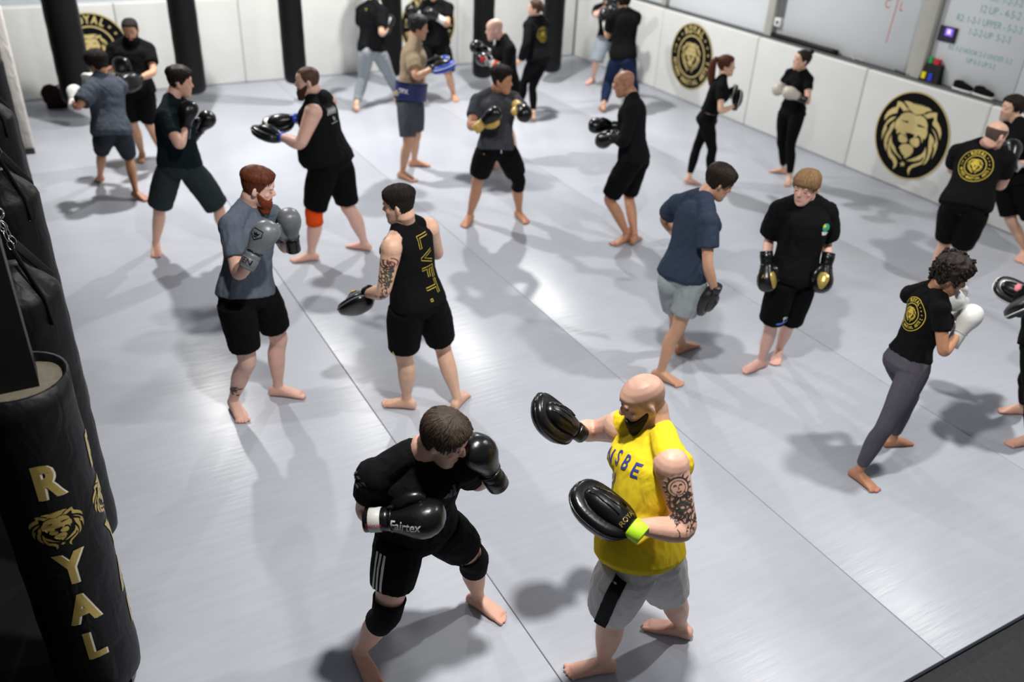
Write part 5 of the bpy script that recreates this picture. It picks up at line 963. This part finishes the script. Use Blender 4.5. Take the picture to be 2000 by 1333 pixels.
def topbun(g): return [('hair_bun', ellipsoid(hp_(g, -.085, 0, .115), g.hl, g.hu, g.hf, .033, .03, .03))]
person('bun', 'woman with dark top bun in black tee and leggings, pale boxing gloves together', dict(skin=LIGHT, fem=True, vox=.0105, hair=dict(name='darkbrown', col=rgb(36, 27, 22), k=dict(thick=.008, top=.011), extra=topbun), top=tee(CB, pad=.010, sleeve=.45, spad=.014, hem=.12, flare=.006, scoop=1.2, collar=.02), bottom=dict(kind='leggings', name='leggings', mat=cloth('leggings', None), top=.26), tight=dict(leg=1.86), gloves=dict(l=G(LBEI, cmat=LB), r=G(LBEI, cmat=LB))))
# --- right-hand side
person('bluetee', 'teenage boy in slate blue tee and pale grey shorts, leaning with mitt hanging', dict(skin=OLIVE, vox=0.0078, m=.94, w=.96, hair=hair('darkbrown', None, thick=.016, top=.024, streak=.002), top=tee(cloth('slate', rgb(50, 60, 78), .7), pad=.018, sleeve=.60, spad=.034, hem=-.06, flare=.022), bottom=shorts(cloth('palegrey', rgb(158, 166, 168), .5), end=.70, pend=.034), bare='rl', curl=.9,
    mitts=dict(r=dict(mat=leather('dark_brown_black', rgb(28, 25, 24), .4), face=(-.2, .5, -.3), size=.95, label='dark focus mitt hanging from lowered hand of boy in slate blue tee'))))
def kid_post(g, root, out):
    decal(g, out, 'front', disc2d(.03, 20), .76, .10, 1, GRN, 'chest_logo', root); decal(g, out, 'front', poly2d([(-.03, -.03), (.03, -.03), (.02, -.055), (-.02, -.055)]), .76, .10, 1, WP, 'chest_logo', root)
    decal(g, out, 'front', disc2d(.012, 12, (-.015, .01)), .76, .10, 1, YP, 'chest_logo', root, lift=.004)
    leg_decal(g, 'r', merge2d([poly2d([(-.05, 0), (.05, .004), (.055, -.012), (-.055, -.016)])]), .80, g.fH, 1, mat('bright_blue_print', rgb(70, 120, 210), .6), 'shorts_print', 'bottom', .004); leg_decal(g, 'r', merge2d([stroke2d([(0, -.0), (.004, .03)], .006), disc2d(.014, 12, (.0, .04)), disc2d(.012, 12, (.025, .03))]), .80, g.fH, 1, WP, 'shorts_print', 'bottom', .004)
    for k in (-.018, .018): decal(g, out, 'front', stroke2d([(k, .02), (k*1.2, -.04)], .006), -.02, 0, 1, WP, 'drawstring', root, bv='bottom')
kpf = lambda KS: [(poly2d([(.045*math.sin(a)*(.75+.25*math.cos(a)), -.055*math.cos(a)) for a in np.linspace(0, 2*PI, 20, endpoint=False)]), (.12, 0, 0), (1, KS, .1, 0), 1.1, GOLDF, (1, 0, 0)), (text2d('V', .04, .006), (.10, 0, 0), (.0, -.2, 1), 1, GOLDF, (1, 0, 0)), (merge2d([disc2d(.028, 20, r0=.022)]), (.08, 0, 0), (0, -1, .3), 1, GOLDF, (1, 0, 0))]
person('kid', 'fair-haired boy in black tee and shorts with black and gold gloves lowered', dict(skin=PINK, vox=0.0075, blush=.8, m=.98, hair=dict(strands=260, name='sandy', col=rgb(132, 104, 72), k=dict(thick=.011, top=.016, style='fringe', streak=.004, lump=.003)), brow=rgb(130, 96, 70), browname='sandy', top=tee(CB, pad=.026, sleeve=.74, spad=.05, hem=-.10, flare=.02), bottom=shorts(CK, end=.92, pend=.05), gloves=dict(r=G(LB, panel=kpf(.5), hint=(.55, .8, 0), strap=LB), l=G(LB, panel=kpf(-.5), hint=(.55, -.8, 0), strap=LB)), post=kid_post))
def curls(g):
    R = random.Random(4); out = []
    for i in range(90):
        a = R.uniform(0, 2*PI); u = R.uniform(-.06, .115)
        aa = min(a, 2*PI-a)
        if u < float(hairline(np.array([aa]), None)[0])+.01: continue
        f, l = head_ring(g, u, th=np.array([a])); k = 1.30+R.uniform(0, .22); c = np.array([f[0]*k, l[0]*k, u*1.2+.012]); P = []
        ph = R.uniform(0, 6)
        for q in range(14): P.append(hp_(g, c[0]+.011*math.cos(ph+q*.9), c[1]+.011*math.sin(ph+q*.9), c[2]+.022-.0042*q))
        out.append(tube(P, .0065, 6))
    mb = MB()
    for v, f in out: mb.add(v, f)
    return [('curls', (mb.verts(), mb.F))]
person('curly', 'woman with curly dark hair in black emblem tee, grey leggings and white gloves', dict(skin=TAN, fem=True, vox=0.0072, hair=dict(name='curly', col=rgb(34, 26, 22), k=dict(thick=.034, top=.042, lump=.010, freq=55, streak=.002), extra=curls), top=tee(CB, pad=.010, sleeve=.5, spad=.012, hem=.14, flare=.004), bottom=dict(kind='leggings', name='leggings', mat=cloth('grey_leggings', rgb(84, 82, 90), .2, .1), top=.30), tight=dict(leg=1.86), gloves=dict(r=G(LW, hint=(-.4, .9, .5)), l=G(LW)), post=ring_back(.70, .105)))
person('emblemback', 'balding man in black tee with round gold emblem on back, black shorts', dict(skin=FAIR, vox=.0095, m=1.1, w=1.12, belly=.04, hair=dict(name='dark_short', col=rgb(84, 70, 62), k=dict(thick=.0025, top=.002, bald=1., streak=.0006)), top=tee(CB, pad=.018, sleeve=.55, spad=.03, hem=-.02), bottom=shorts(CK, end=.86, pend=.035), gloves=dict(r=G(LB), l=G(LB)), post=ring_back(.66, .135)))
person('cornerman', 'dark-haired man in black polo facing emblem-backed man, grey wrist wraps', dict(skin=LIGHT, vox=.0105, hair=hair('darkbrown', None, thick=.016, top=.024, lump=.004, freq=50), stub=.4, top=tee(CB, pad=.018, sleeve=.6, spad=.03, hem=-.02), bottom=shorts(CK, end=.84, pend=.035), gloves=dict(l=G(LB, cmat=leather('pale_wrap', rgb(190, 190, 188), .6), pmat=LW), r=G(LB, cmat=leather('pale_wrap', None)))))
em = dict(mat=LB, rmat=LW, hmat=LB, patch=leather('pink', rgb(220, 120, 130), .5))
person('edge', 'person in black leggings standing beside mitts, facing curly-haired woman', dict(skin=FAIR, fem=True, vox=.0105, hair=hair('darkbrown', None, thick=.014), top=tee(CB, pad=.012, sleeve=.5, hem=.05), bottom=dict(kind='leggings', name='leggings', mat=cloth('leggings', None), top=.2), tight=dict(leg=1.86), bare='lr', mitts=dict(r=dict(em, face=(1, 0, .2), label='black mitt with white rim and pink patch, upper one opposite curly-haired woman'), l=dict(em, face=(1, 0, .2), label='black mitt with white rim and pink patch, lower one opposite curly-haired woman'))))
